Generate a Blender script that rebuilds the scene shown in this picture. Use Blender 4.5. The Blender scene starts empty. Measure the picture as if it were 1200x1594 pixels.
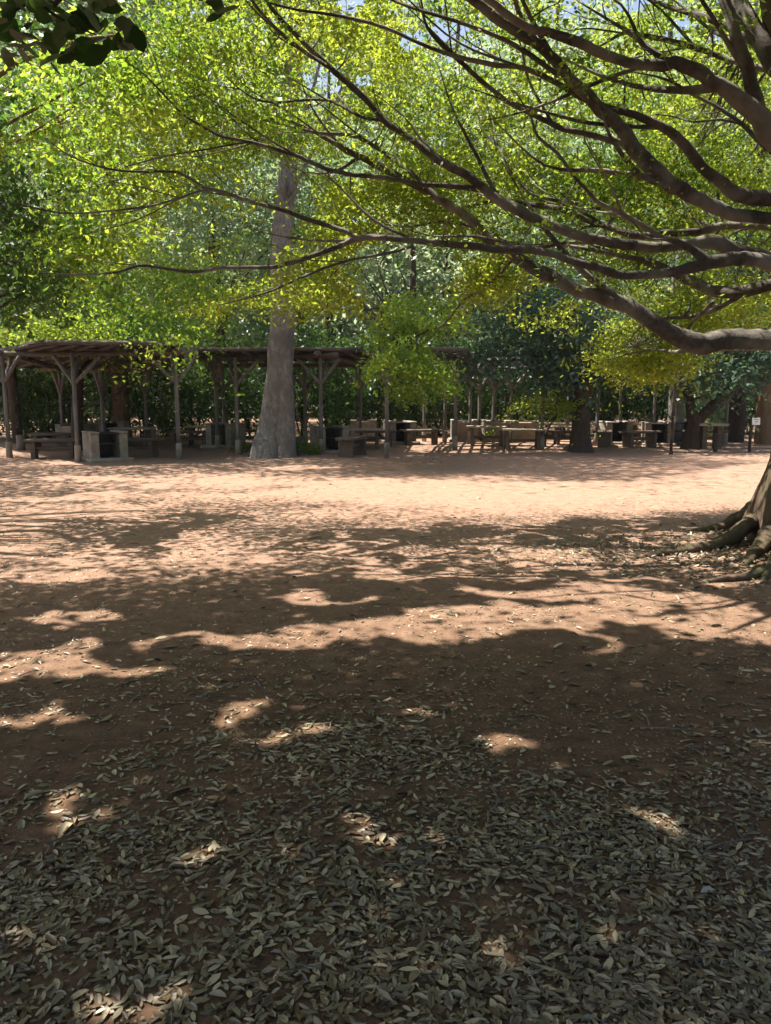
import bpy, math, random
import numpy as np
from mathutils import Vector
rng = np.random.default_rng(7)
random.seed(7)
R = math.radians
HAZE = .0005
scene = bpy.context.scene
COL = scene.collection

# ------------------------------------------------------------------ camera
CAMZ, F, CX, CY, HOR = 1.5, 1204.0, 600.0, 797.0, 608.0
TH = math.atan((CY - HOR) / F)
FW = np.array([0, math.cos(TH), -math.sin(TH)])
UP = np.array([0, math.sin(TH), math.cos(TH)])
cam = bpy.data.cameras.new('camera')
co = bpy.data.objects.new('camera', cam)
COL.objects.link(co)
co.location = (0, 0, CAMZ)
co.rotation_euler = (math.pi / 2 - TH, 0, 0)
cam.sensor_fit = 'HORIZONTAL'
cam.sensor_width = 36
cam.lens = 36 * F / 1200
cam.clip_end = 2000
scene.camera = co


def ray(px, py):
    return np.array([(px - CX) / F, 0, 0]) + FW - UP * ((py - CY) / F)


def at(px, py, Y):
    r = ray(px, py)
    return np.array([0, 0, CAMZ]) + r * (Y / r[1])


def gp(px, py, z=0.0):
    r = ray(px, py)
    return np.array([0, 0, CAMZ]) + r * ((z - CAMZ) / r[2])


def proj(P):
    Q = P - np.array([0, 0, CAMZ])
    d = Q @ FW
    ok = d > 0.2
    d = np.where(ok, d, 1)
    return CX + Q[:, 0] / d * F, CY - (Q @ UP) / d * F, ok


def inframe(P, m=25):
    x, y, ok = proj(P)
    return ok & (x > -m) & (x < 1200 + m) & (y > -m) & (y < 1594 + m)


# ------------------------------------------------------------------ sun and sky
SEL, SAZ = R(66), R(-70)
SUN = np.array([math.sin(SAZ) * math.cos(SEL), math.cos(SAZ) * math.cos(SEL), math.sin(SEL)])
w = bpy.data.worlds.new('World')
scene.world = w
w.use_nodes = True
nt = w.node_tree
sky = nt.nodes.new('ShaderNodeTexSky')
sky.sky_type = 'NISHITA'
sky.sun_disc = False
sky.sun_elevation = SEL
sky.sun_rotation = SAZ
sky.air_density = 1.0
sky.dust_density = 3.5
sky.ozone_density = .4
bg = nt.nodes['Background']
bg.inputs['Strength'].default_value = 0.078
nt.links.new(sky.outputs[0], bg.inputs['Color'])
sl = bpy.data.lights.new('sun', 'SUN')
sl.energy = 5.0
sl.angle = R(0.5)
sl.color = (1.0, 0.93, 0.84)
so = bpy.data.objects.new('sun', sl)
COL.objects.link(so)
so.rotation_euler = Vector(SUN).to_track_quat('Z', 'Y').to_euler()
so.location = (0, 0, 40)
vs = scene.view_settings
vs.view_transform = 'Standard'
vs.look = 'None'
vs.gamma = 1
vs.exposure = 1.62
cy = scene.cycles
cy.max_bounces = 7
cy.diffuse_bounces = 4
cy.transmission_bounces = 4
cy.glossy_bounces = 2
cy.use_denoising = True
cy.sample_clamp_indirect = 6


# ------------------------------------------------------------------ materials
def newmat(name):
    m = bpy.data.materials.new(name)
    m.use_nodes = True
    t = m.node_tree
    b = t.nodes['Principled BSDF']
    return m, t, b


def N(t, kind, **kw):
    n = t.nodes.new(kind)
    for k, v in kw.items():
        if k.startswith('i_'):
            n.inputs[k[2:]].default_value = v
        else:
            setattr(n, k, v)
    return n


def ramp(t, fac, stops):
    r = t.nodes.new('ShaderNodeValToRGB')
    el = r.color_ramp.elements
    while len(el) < len(stops):
        el.new(0.5)
    for e, (p, c) in zip(el, stops):
        e.position = p
        e.color = (*c, 1)
    t.links.new(fac, r.inputs['Fac'])
    return r.outputs['Color']


def mixc(t, fac, a, b, mode='MIX'):
    m = t.nodes.new('ShaderNodeMix')
    m.data_type = 'RGBA'
    m.blend_type = mode
    for s, v in ((m.inputs[0], fac), (m.inputs[6], a), (m.inputs[7], b)):
        if hasattr(v, 'is_output'):
            t.links.new(v, s)
        elif isinstance(v, (int, float)):
            s.default_value = v
        else:
            s.default_value = (*v, 1)
    return m.outputs[2]


def noise(t, scale, detail=4, rough=.6, vec=None, dist=0):
    n = N(t, 'ShaderNodeTexNoise')
    n.inputs['Scale'].default_value = scale
    n.inputs['Detail'].default_value = detail
    n.inputs['Roughness'].default_value = rough
    n.inputs['Distortion'].default_value = dist
    if vec is not None:
        t.links.new(vec, n.inputs['Vector'])
    return n.outputs['Fac']


def coords(t, scale=(1, 1, 1), out='Object'):
    c = t.nodes.new('ShaderNodeTexCoord')
    m = t.nodes.new('ShaderNodeMapping')
    m.inputs['Scale'].default_value = scale
    t.links.new(c.outputs[out], m.inputs['Vector'])
    return m.outputs['Vector']


def bump(t, b, h, strength, dist):
    n = t.nodes.new('ShaderNodeBump')
    n.inputs['Strength'].default_value = strength
    n.inputs['Distance'].default_value = dist
    t.links.new(h, n.inputs['Height'])
    t.links.new(n.outputs[0], b.inputs['Normal'])


def leafmat(name, c0, c1, t0, t1, tf=.5, rough=.45, spec=.35):
    """diffuse + translucent leaf whose colour varies from leaf to leaf"""
    m, t, b = newmat(name)
    a = N(t, 'ShaderNodeAttribute', attribute_name='tint')
    t.links.new(ramp(t, a.outputs['Fac'], [(0, c0), (1, c1)]), b.inputs['Base Color'])
    b.inputs['Roughness'].default_value = rough
    b.inputs['Specular IOR Level'].default_value = spec
    tr = t.nodes.new('ShaderNodeBsdfTranslucent')
    t.links.new(ramp(t, a.outputs['Fac'], [(0, t0), (1, t1)]), tr.inputs['Color'])
    mx = t.nodes.new('ShaderNodeMixShader')
    mx.inputs[0].default_value = tf
    t.links.new(b.outputs[0], mx.inputs[1])
    t.links.new(tr.outputs[0], mx.inputs[2])
    t.links.new(mx.outputs[0], t.nodes['Material Output'].inputs['Surface'])
    return m


def barkmat(name, c0, c1, c2=None, zs=.18, scale=14, bs=.7, bd=.03):
    m, t, b = newmat(name)
    v = coords(t, (1, 1, zs))
    n1 = noise(t, scale, 8, .7, v, .4)
    n2 = noise(t, 2.2, 4, .6, coords(t))
    c = ramp(t, n1, [(.3, c0), (.7, c1)])
    if c2 is not None:
        c = mixc(t, ramp(t, n2, [(.45, (0, 0, 0)), (.62, (1, 1, 1))]), c, c2)
    t.links.new(c, b.inputs['Base Color'])
    b.inputs['Roughness'].default_value = .9
    b.inputs['Specular IOR Level'].default_value = .2
    bump(t, b, n1, bs, bd)
    return m


def woodmat(name, c0, c1, axis=2, rough=.85):
    m, t, b = newmat(name)
    s = [22, 22, 22]
    s[axis] = 1.2
    n1 = noise(t, 1, 6, .65, coords(t, s), .2)
    n2 = noise(t, 1.7, 3, .5, coords(t))
    c = ramp(t, n1, [(.3, c0), (.72, c1)])
    c = mixc(t, ramp(t, n2, [(.35, (0, 0, 0)), (.75, (.6, .6, .6))]), c, tuple(x * .55 for x in c0))
    t.links.new(c, b.inputs['Base Color'])
    b.inputs['Roughness'].default_value = rough
    bump(t, b, n1, .5, .01)
    return m


def stonemat(name, c0, c1, c2):
    m, t, b = newmat(name)
    n1 = noise(t, 9, 8, .7, coords(t))
    n2 = noise(t, 2.4, 4, .6, coords(t))
    c = ramp(t, n1, [(.3, c0), (.7, c1)])
    c = mixc(t, ramp(t, n2, [(.45, (0, 0, 0)), (.7, (1, 1, 1))]), c, c2)
    t.links.new(c, b.inputs['Base Color'])
    b.inputs['Roughness'].default_value = .9
    bump(t, b, noise(t, 60, 6, .7, coords(t)), .5, .01)
    return m


M = {}
M['leaf_right'] = leafmat('maple_leaf', (.045, .085, .008), (.13, .16, .018), (.12, .25, .015), (.54, .62, .06), .55)
M['leaf_yellow'] = leafmat('yellowing_leaf', (.07, .10, .01), (.17, .17, .02), (.19, .31, .02), (.55, .62, .07), .55)
M['leaf_left'] = leafmat('bright_leaf', (.04, .10, .012), (.12, .19, .025), (.18, .34, .025), (.58, .68, .07), .55)
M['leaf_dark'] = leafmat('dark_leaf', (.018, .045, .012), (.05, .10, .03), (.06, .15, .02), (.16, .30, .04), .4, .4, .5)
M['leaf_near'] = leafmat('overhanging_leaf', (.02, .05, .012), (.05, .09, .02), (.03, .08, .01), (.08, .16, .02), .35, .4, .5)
M['leaf_blue'] = leafmat('blue_green_leaf', (.018, .05, .035), (.055, .105, .06), (.05, .13, .06), (.14, .25, .09), .35, .4, .6)
M['leaf_mid'] = leafmat('woodland_leaf', (.05, .095, .055), (.17, .225, .13), (.17, .32, .14), (.48, .58, .31), .5)  # background haze put into this desaturated bluish leaf colour
M['leaf_pale'] = leafmat('pale_leaf', (.09, .14, .085), (.26, .315, .19), (.26, .42, .20), (.64, .72, .42), .5)  # paler version for far trees, haze and light put into the colour
M['bark_right'] = barkmat('mossy_bark', (.060, .042, .028), (.165, .118, .082), (.085, .080, .040), .35, 16)
M['bark_limb'] = barkmat('limb_bark', (.040, .034, .028), (.120, .104, .087), (.21, .19, .162), 1, 18, .7, .02)
M['bark_grey'] = barkmat('grey_bark', (.12, .107, .098), (.38, .355, .33), (.19, .168, .15), .45, 15, 1.0, .09)
M['bark_brown'] = barkmat('brown_bark', (.14, .085, .05), (.30, .20, .12), None, .15, 18, .9, .03)
M['bark_dark'] = barkmat('dark_bark', (.030, .022, .017), (.085, .062, .046), None, .2, 18, .8, .03)
M['post'] = woodmat('weathered_post', (.095, .085, .077), (.265, .243, .22))
M['beam'] = woodmat('weathered_beam', (.065, .052, .043), (.17, .14, .12), 0)
M['roofwood'] = woodmat('roof_boards', (.035, .027, .022), (.12, .095, .08), 1)
M['bench'] = woodmat('bench_timber', (.075, .056, .042), (.20, .15, .11), 0)
M['pale_wood'] = woodmat('pale_timber', (.30, .23, .165), (.54, .43, .32), 0)
M['concrete'] = stonemat('concrete', (.22, .185, .145), (.38, .33, .265), (.15, .125, .10))
M['stone'] = stonemat('tan_stone', (.26, .19, .13), (.44, .34, .24), (.20, .15, .10))
m, t, b = newmat('sooty_iron')
t.links.new(ramp(t, noise(t, 12, 5, .6, coords(t)), [(.3, (.012, .012, .013)), (.7, (.045, .042, .042))]), b.inputs['Base Color'])
b.inputs['Roughness'].default_value = .6
b.inputs['Metallic'].default_value = .3
M['iron'] = m
m, t, b = newmat('sign_face')
t.links.new(ramp(t, noise(t, 14, 3, .5, coords(t)), [(.4, (.70, .74, .74)), (.7, (.80, .82, .81))]), b.inputs['Base Color'])
b.inputs['Roughness'].default_value = .5
M['sign'] = m

# soil
m, t, b = newmat('soil')
v = coords(t)
n1 = noise(t, .55, 5, .6, v)
n2 = noise(t, 7, 9, .72, v)
n3 = noise(t, 60, 6, .75, v)
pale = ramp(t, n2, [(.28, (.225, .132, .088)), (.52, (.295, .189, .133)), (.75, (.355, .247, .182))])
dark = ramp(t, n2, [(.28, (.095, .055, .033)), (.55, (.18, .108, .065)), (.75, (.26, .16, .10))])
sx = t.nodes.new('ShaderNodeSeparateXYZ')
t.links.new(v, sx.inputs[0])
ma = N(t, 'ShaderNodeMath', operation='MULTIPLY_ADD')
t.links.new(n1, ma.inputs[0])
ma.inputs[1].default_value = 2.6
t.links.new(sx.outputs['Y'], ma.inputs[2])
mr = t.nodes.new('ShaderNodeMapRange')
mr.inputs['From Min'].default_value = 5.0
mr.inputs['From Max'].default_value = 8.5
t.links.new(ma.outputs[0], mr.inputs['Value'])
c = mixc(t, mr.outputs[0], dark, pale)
c = mixc(t, ramp(t, n3, [(.34, (.65, .65, .65)), (.46, (0, 0, 0))]), c, (.06, .04, .025))
c = mixc(t, ramp(t, n3, [(.66, (0, 0, 0)), (.74, (.7, .7, .7))]), c, (.50, .40, .29))
t.links.new(c, b.inputs['Base Color'])
b.inputs['Roughness'].default_value = .95
b.inputs['Specular IOR Level'].default_value = .15
ad = N(t, 'ShaderNodeMath', operation='ADD')
t.links.new(n2, ad.inputs[0])
t.links.new(n3, ad.inputs[1])
bump(t, b, ad.outputs[0], .7, .02)
M['soil'] = m
M['litter'] = None
m, t, b = newmat('fallen_leaf')
a = N(t, 'ShaderNodeAttribute', attribute_name='tint')
t.links.new(ramp(t, a.outputs['Fac'], [(0, (.05, .030, .016)), (.22, (.15, .095, .05)), (.4, (.22, .17, .10)), (.55, (.145, .12, .075)), (.75, (.245, .205, .135)), (.9, (.35, .30, .205)), (1, (.44, .36, .23))]), b.inputs['Base Color'])
b.inputs['Roughness'].default_value = .42
b.inputs['Specular IOR Level'].default_value = .6
M['litter'] = m


# ------------------------------------------------------------------ mesh builders
class MB:
    def __init__(s):
        s.v, s.f, s.n = [], [], 0

    def add(s, verts, faces):
        s.v.append(np.asarray(verts, float))
        s.f += [tuple(i + s.n for i in f) for f in faces]
        s.n += len(verts)

    def box(s, c, size, rz=0, rx=0, ry=0, bev=.0):
        x, y, z = (q / 2 for q in size)
        k = bev
        if k <= 0:
            P = [(a * x, b_ * y, c_ * z) for c_ in (-1, 1) for a, b_ in ((-1, -1), (1, -1), (1, 1), (-1, 1))]
            Fc = [(3, 2, 1, 0), (4, 5, 6, 7), (0, 1, 5, 4), (1, 2, 6, 5), (2, 3, 7, 6), (3, 0, 4, 7)]
        else:
            P, Fc = [], []
            for zz, kk in ((-z, k), (-z + k, 0), (z - k, 0), (z, k)):
                P += [(a * (x - kk), b_ * (y - kk), zz) for a, b_ in ((-1, -1), (1, -1), (1, 1), (-1, 1))]
            for r in range(3):
                for q in range(4):
                    a0, a1 = r * 4 + q, r * 4 + (q + 1) % 4
                    Fc.append((a0, a1, a1 + 4, a0 + 4))
            Fc += [(3, 2, 1, 0), (12, 13, 14, 15)]
        P = np.array(P)
        cx_, sx_ = math.cos(rx), math.sin(rx)
        P = P @ np.array([[1, 0, 0], [0, cx_, -sx_], [0, sx_, cx_]]).T
        cx_, sx_ = math.cos(ry), math.sin(ry)
        P = P @ np.array([[cx_, 0, sx_], [0, 1, 0], [-sx_, 0, cx_]]).T
        cx_, sx_ = math.cos(rz), math.sin(rz)
        P = P @ np.array([[cx_, -sx_, 0], [sx_, cx_, 0], [0, 0, 1]]).T
        s.add(P + np.array(c), Fc)

    def tube(s, pts, rad, sides=8, sub=4, lump=0.0, fn=None, cap=True, wob=0):
        P = np.asarray(pts, float)
        r = np.asarray(rad, float)
        if len(P) > 2 and sub > 1:
            A = np.vstack([2 * P[0] - P[1], P, 2 * P[-1] - P[-2]])
            out, ro = [], []
            for i in range(len(P) - 1):
                p0, p1, p2, p3 = A[i:i + 4]
                for k in range(sub):
                    u = k / sub
                    out.append(.5 * (2 * p1 + (p2 - p0) * u + (2 * p0 - 5 * p1 + 4 * p2 - p3) * u * u + (3 * p1 - p0 - 3 * p2 + p3) * u ** 3))
                    ro.append(r[i] + (r[i + 1] - r[i]) * u)
            out.append(P[-1])
            ro.append(r[-1])
            P, r = np.array(out), np.array(ro)
        n = len(P)
        if wob:
            k = rng.normal(size=(n, 3)) * (r * wob)[:, None]
            k[0] = 0
            k[1:-1] = (k[:-2] + k[1:-1] + k[2:]) / 2
            P = P + k
        T = np.gradient(P, axis=0)
        T /= np.linalg.norm(T, axis=1)[:, None] + 1e-9
        a = np.array([0, 0, 1.]) if abs(T[0, 2]) < .9 else np.array([1., 0, 0])
        U = np.cross(T[0], a)
        U /= np.linalg.norm(U)
        ang = np.arange(sides) / sides * 2 * math.pi
        ca, sa = np.cos(ang), np.sin(ang)
        V = np.zeros((n, sides, 3))
        ph = rng.uniform(0, 6.28, 4)
        L = np.concatenate([[0], np.cumsum(np.linalg.norm(np.diff(P, axis=0), axis=1))])
        for i in range(n):
            U = U - T[i] * (U @ T[i])
            U /= np.linalg.norm(U) + 1e-9
            W = np.cross(T[i], U)
            rr = np.full(sides, r[i])
            if lump:
                rr = rr * (1 + lump * (np.sin(2 * ang + ph[0] + L[i] * 3) * .5 + np.sin(3 * ang + ph[1] - L[i] * 5) * .35 + math.sin(L[i] * 7 + ph[2]) * .4))
            if fn is not None:
                rr = rr * fn(ang, i / (n - 1))
            V[i] = P[i] + (ca * rr)[:, None] * U + (sa * rr)[:, None] * W
        Fc = []
        for i in range(n - 1):
            for k in range(sides):
                k2 = (k + 1) % sides
                Fc.append((i * sides + k, i * sides + k2, (i + 1) * sides + k2, (i + 1) * sides + k))
        if cap:
            Fc.append(tuple(range(sides - 1, -1, -1)))
            Fc.append(tuple((n - 1) * sides + k for k in range(sides)))
        s.add(V.reshape(-1, 3), Fc)

    def build(s, name, mat, parent=None, smooth=False, loc=None):
        me = bpy.data.meshes.new(name)
        v = np.vstack(s.v)
        if loc is not None:
            v = v - np.asarray(loc)
        me.from_pydata(v.tolist(), [], s.f)
        me.materials.append(mat)
        if smooth:
            me.polygons.foreach_set('use_smooth', [True] * len(me.polygons))
        me.update()
        o = bpy.data.objects.new(name, me)
        COL.objects.link(o)
        if parent is not None:
            o.parent = parent
        elif loc is not None:
            o.location = loc
        return o


def tag(o, label=None, cat=None, group=None, kind=None):
    if label:
        o['label'] = label
    if cat:
        o['category'] = cat
    if group:
        o['group'] = group
    if kind:
        o['kind'] = kind
    return o


def empty(name, label, cat, loc=(0, 0, 0), rz=0, group=None):
    o = bpy.data.objects.new(name, None)
    COL.objects.link(o)
    o.location = loc
    o.rotation_euler = (0, 0, rz)
    return tag(o, label, cat, group)


def copy_tree(o, parent=None):
    c = o.copy()
    COL.objects.link(c)
    if parent is not None:
        c.parent = parent
    for ch in list(o.children):
        copy_tree(ch, c)
    return c


def leaf_mesh(name, P, size, mat, parent=None, tint=None, up=.5, ratio=.45, kind=None, rnd=.3, fold=.0, shape=4, nrm=None, tintbase=None):
    """one small pointed face per leaf, spread through the crown"""
    n = len(P)
    nv = rng.normal(size=(n, 3))
    nv /= np.linalg.norm(nv, axis=1)[:, None]
    nv = nv * (1 - up) + np.array([0, 0, 1.]) * up
    if nrm is not None:
        nv = nrm
    nv /= np.linalg.norm(nv, axis=1)[:, None] + 1e-9
    a = rng.normal(size=(n, 3))
    a -= nv * np.sum(a * nv, axis=1)[:, None]
    a /= np.linalg.norm(a, axis=1)[:, None] + 1e-9
    b_ = np.cross(nv, a)
    L = (size * rng.uniform(1 - rnd, 1 + rnd, n))[:, None]
    W = L * ratio * rng.uniform(.75, 1.2, n)[:, None]
    if shape == 4:
        prof = [(-.5, 0, 0), (-.02, -.5, fold), (.5, 0, 0), (-.02, .5, fold)]
    else:  # oval leaf with a pointed tip
        prof = [(-.5, 0, 0), (-.28, -.40, fold), (.05, -.5, fold * 1.2), (.32, -.30, fold * .6), (.5, 0, -fold * .6), (.32, .30, fold * .6), (.05, .5, fold * 1.2), (-.28, .40, fold)]
    k = len(prof)
    V = np.zeros((n, k, 3))
    cv = rng.normal(.35, .8, n)[:, None] if shape == 8 else np.ones((n, 1))
    bd = rng.normal(0, .22, n)[:, None] if shape == 8 else np.zeros((n, 1))
    for j, (x, y, z) in enumerate(prof):
        V[:, j] = P + a * (L * x) + b_ * (W * (y + bd * x * x)) + nv * (L * (z * cv + bd * .35 * x * x))
    me = bpy.data.meshes.new(name)
    if shape == 4:
        polys = [(0, 1, 2, 3)]
    else:
        polys = [(0, 1, 2, 3, 4), (0, 4, 5, 6, 7)]
    lp = np.concatenate([np.array(p) for p in polys])
    loops = (np.arange(n)[:, None] * k + lp[None]).ravel()
    starts, tot, off = [], [], 0
    for p in polys:
        starts.append(off)
        tot.append(len(p))
        off += len(p)
    ls = (np.arange(n)[:, None] * off + np.array(starts)[None]).ravel()
    me.vertices.add(n * k)
    me.vertices.foreach_set('co', V.astype(np.float32).ravel())
    me.loops.add(len(loops))
    me.loops.foreach_set('vertex_index', loops.astype(np.int32))
    me.polygons.add(len(ls))
    me.polygons.foreach_set('loop_start', ls.astype(np.int32))
    me.update(calc_edges=True)
    at_ = me.attributes.new('tint', 'FLOAT', 'FACE')
    if tint is None:
        tint = rng.uniform(0, 1, n)
    at_.data.foreach_set('value', np.repeat(np.clip(tint, 0, 1), len(polys)).astype(np.float32))
    me.materials.append(mat)
    o = bpy.data.objects.new(name, me)
    COL.objects.link(o)
    if parent is not None:
        o.parent = parent
    if kind:
        o['kind'] = kind
    return o


# ------------------------------------------------------------------ gaps cut into the crowns to let sunlight onto chosen patches of ground
def vnoise(x, y, s, seed=0):
    x, y = x / s, y / s
    xi, yi = np.floor(x), np.floor(y)
    fx, fy = x - xi, y - yi
    fx, fy = fx * fx * (3 - 2 * fx), fy * fy * (3 - 2 * fy)
    h = lambda a, b_: np.modf(np.abs(np.sin(a * 127.1 + b_ * 311.7 + seed * 17.3) * 43758.5453))[0]
    return (h(xi, yi) * (1 - fx) + h(xi + 1, yi) * fx) * (1 - fy) + (h(xi, yi + 1) * (1 - fx) + h(xi + 1, yi + 1) * fx) * fy


def g2(px, py):
    return gp(px, py)[:2]


POLY = [
    [(560, 742), (800, 752), (1000, 747), (1165, 722), (1240, 722), (1240, 800), (950, 812), (600, 822), (480, 830), (330, 872), (230, 866), (300, 828), (400, 803), (290, 796), (140, 800), (300, 772), (430, 765)],
    [(1240, 958), (1150, 962), (900, 942), (640, 955), (300, 985), (180, 988), (280, 1004), (600, 1004), (800, 990), (900, 978), (1100, 990), (1240, 985)],
    [(612, 683), (700, 681), (870, 688), (880, 705), (740, 706), (612, 703)],
    [(930, 684), (1190, 684), (1200, 697), (930, 697)],
]
POLY = [np.array([g2(*p) for p in q]) for q in POLY]
ELL = [(120, 1045, 120, 20), (110, 962, 60, 6), (60, 1018, 70, 6), (225, 1356, 46, 7), (550, 1336, 34, 8), (658, 1334, 36, 7), (1040, 1330, 28, 9),
       (110, 1281, 30, 2), (10, 1490, 30, 8), (200, 1588, 80, 6), (630, 1113, 55, 7), (845, 1298, 22, 5), (1180, 1150, 40, 7), (330, 1122, 40, 6), (770, 1165, 30, 5),
       (850, 870, 60, 6), (700, 900, 120, 6), (1090, 855, 25, 10), (500, 930, 70, 6), (850, 925, 120, 7), (1130, 905, 60, 6), (1000, 840, 50, 4), (640, 860, 60, 4),
       (170, 770, 60, 5), (130, 745, 70, 4), (90, 775, 90, 4), (240, 755, 40, 3), (460, 727, 60, 3), (550, 745, 40, 3), (20, 850, 50, 4), (130, 720, 60, 3), (420, 1150, 30, 4), (60, 1130, 60, 8)]


def litness(S):
    """1 where the ground spot S is meant to get sun"""
    x, y = S[:, 0].copy(), S[:, 1].copy()
    jx = (vnoise(x, y, .3, 1) - .5) * .45
    jy = (vnoise(x, y, .3, 2) - .5) * .5 + (vnoise(x, y, .12, 20) - .5) * .2
    x += jx
    y += jy
    out = np.zeros(len(x), bool)
    for q in POLY:
        c = np.zeros(len(x), bool)
        j = len(q) - 1
        for i in range(len(q)):
            xi, yi = q[i]
            xj, yj = q[j]
            hit = ((yi > y) != (yj > y))
            xx = (xj - xi) * (y - yi) / (yj - yi + 1e-12) + xi
            c ^= hit & (x < xx)
            j = i
        out |= c
    for ex, ey, rx, ry in ELL:
        a, b_, c_ = gp(ex, ey), gp(ex + rx, ey), gp(ex, ey + ry)
        c0 = gp(ex, ey - ry)
        RX, RY = b_[0] - a[0] + .035, abs(c0[1] - c_[1]) / 2 + .035
        out |= ((x - a[0]) / RX) ** 2 + ((y - (c0[1] + c_[1]) / 2) / RY) ** 2 < 1
    # dappled belt in the middle of the clearing
    belt = (y > 6.0) & (y < 9.6) & (x > -3)
    out |= belt & (.5 * vnoise(x, y * 2.2, .34, 3) + .5 * vnoise(x, y * 2.0, .15, 33) > .575)
    limbs = (y > 4.4) & (y <= 6.0) & (x > 1.2)
    out |= limbs & (.75 * vnoise(x, y, .5, 43) + .25 * vnoise(x, y, .2, 44) > .535)
    belt2 = (y > 5.0) & (y < 14) & (x <= -3)
    out |= belt2 & (.6 * vnoise(x, y * 2, .5, 4) + .4 * vnoise(x, y * 1.6, .18, 45) > .70)
    return out


GAPS = [(500, 118, 34, 26), (562, 128, 18, 12), (690, 48, 34, 20), (640, 62, 18, 14), (732, 68, 22, 9), (700, 90, 14, 8), (1062, 48, 26, 14), (1120, 60, 12, 14), (1092, 104, 12, 10), (560, 352, 12, 9), (985, 8, 40, 12), (300, 20, 16, 8), (545, 5, 20, 10)]


def skygap(P):
    x, y, ok = proj(P)
    x = x + (vnoise(x, y, 14, 21) - .5) * 34
    y = y + (vnoise(x, y, 14, 22) - .5) * 34
    g = np.zeros(len(P), bool)
    for a, b_, c_, d in GAPS:
        g |= ((x - a) / c_) ** 2 + ((y - b_) / d) ** 2 < 1
    return P[~(g & ok) | (rng.uniform(size=len(P)) < .10)]


def lowcut(P, lim=508):
    x, y, ok = proj(P)
    bad = ok & (y > lim + (vnoise(x, y, 25, 23) - .5) * 40) & (x < 575) & (P[:, 1] < 14)
    return P[~bad]


def clump(P, s, t=.42, seed=61):
    """keep leaves in clumps: thin them out in the gaps between sprays"""
    n = .65 * vnoise(P[:, 0] + .6 * P[:, 1], P[:, 2] * 1.6 + .35 * P[:, 1], s, seed) + .35 * vnoise(P[:, 0] - .5 * P[:, 1], P[:, 2] * 1.6 - .3 * P[:, 1], s * .45, seed + 1)
    return P[(n > t) | (rng.uniform(size=len(P)) < .07)]


OPEN = [(330, 390, 105, 75), (446, 325, 24, 70), (250, 445, 60, 30), (640, 430, 70, 35)]


def openview(P):
    x, y, ok = proj(P)
    x = x + (vnoise(x, y, 30, 24) - .5) * 90
    y = y + (vnoise(x, y, 30, 25) - .5) * 70
    g = np.zeros(len(P), bool)
    for a, b_, c_, d in OPEN:
        g |= ((x - a) / c_) ** 2 + ((y - b_) / d) ** 2 < 1
    return P[~(g & ok & (P[:, 1] < 13)) | (rng.uniform(size=len(P)) < .16)]


def thin(P, keep_lit=.05):  # drops leaves whose shadow would fall on a patch meant to be sunlit
    P = skygap(P)
    S = P[:, :2] - (SUN[:2] / SUN[2])[None] * P[:, 2:3]
    lit = litness(S)
    return P[~lit | (rng.uniform(size=len(P)) < keep_lit)]


def clusters(C, n, s, sz):
    """n leaves round each cluster centre: flat sprays that droop at the rim"""
    C = np.asarray(C)
    d = rng.normal(size=(len(C), n, 3))
    r = np.linalg.norm(d[..., :2], axis=2)
    d[..., 0] *= s
    d[..., 1] *= s
    d[..., 2] = d[..., 2] * sz - .12 * s * r ** 2
    tilt = rng.normal(size=(len(C), 1, 2)) * .35
    d[..., 2] += d[..., 0] * tilt[..., 0] + d[..., 1] * tilt[..., 1]
    return (C[:, None] + d).reshape(-1, 3)


def ellipse_px(px, py, rx, ry, Y0, Y1, n):
    a = rng.uniform(0, 2 * math.pi, n)
    r = np.sqrt(rng.uniform(0, 1, n))
    return np.array([at(px + rx * r[i] * math.cos(a[i]), py + ry * r[i] * math.sin(a[i]), rng.uniform(Y0, Y1)) for i in range(n)])


def ball(c, rad, n, hollow=.35):
    d = rng.normal(size=(n, 3))
    d /= np.linalg.norm(d, axis=1)[:, None]
    r = rng.uniform(hollow ** 3, 1, n) ** (1 / 3)
    return np.asarray(c) + d * r[:, None] * np.asarray(rad)


# ------------------------------------------------------------------ ground
def gh(x, y):
    h = (vnoise(x, y, 1.3, 5) - .5) * .035 + (vnoise(x, y, .45, 6) - .5) * .016
    d = np.hypot(x - 4.2, y - 7.25)
    h = h + .10 * np.exp(-(d / 1.5) ** 2)
    far = np.clip((np.hypot(x, y - 8) - 14) / 8, 0, 1)
    return h * (1 - far * .7)


u = np.linspace(-1, 1, 260)
gx = 9 * u + 190 * np.sign(u) * np.abs(u) ** 7
uy = np.linspace(0, 1, 330)
gy = -8 + 30 * uy + 320 * uy ** 9
X, Y = np.meshgrid(gx, gy)
Z = gh(X, Y)
nx, ny = len(gx), len(gy)
me = bpy.data.meshes.new('ground')
idx = np.arange(nx * ny).reshape(ny, nx)
q = np.stack([idx[:-1, :-1], idx[:-1, 1:], idx[1:, 1:], idx[1:, :-1]], -1).reshape(-1, 4)
me.from_pydata(np.stack([X, Y, Z], -1).reshape(-1, 3).tolist(), [], q.tolist())
me.polygons.foreach_set('use_smooth', [True] * len(me.polygons))
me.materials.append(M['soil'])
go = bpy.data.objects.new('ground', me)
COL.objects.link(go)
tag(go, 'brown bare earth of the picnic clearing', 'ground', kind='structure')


def gz(x, y):
    return float(gh(np.array([x]), np.array([y]))[0])


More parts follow.
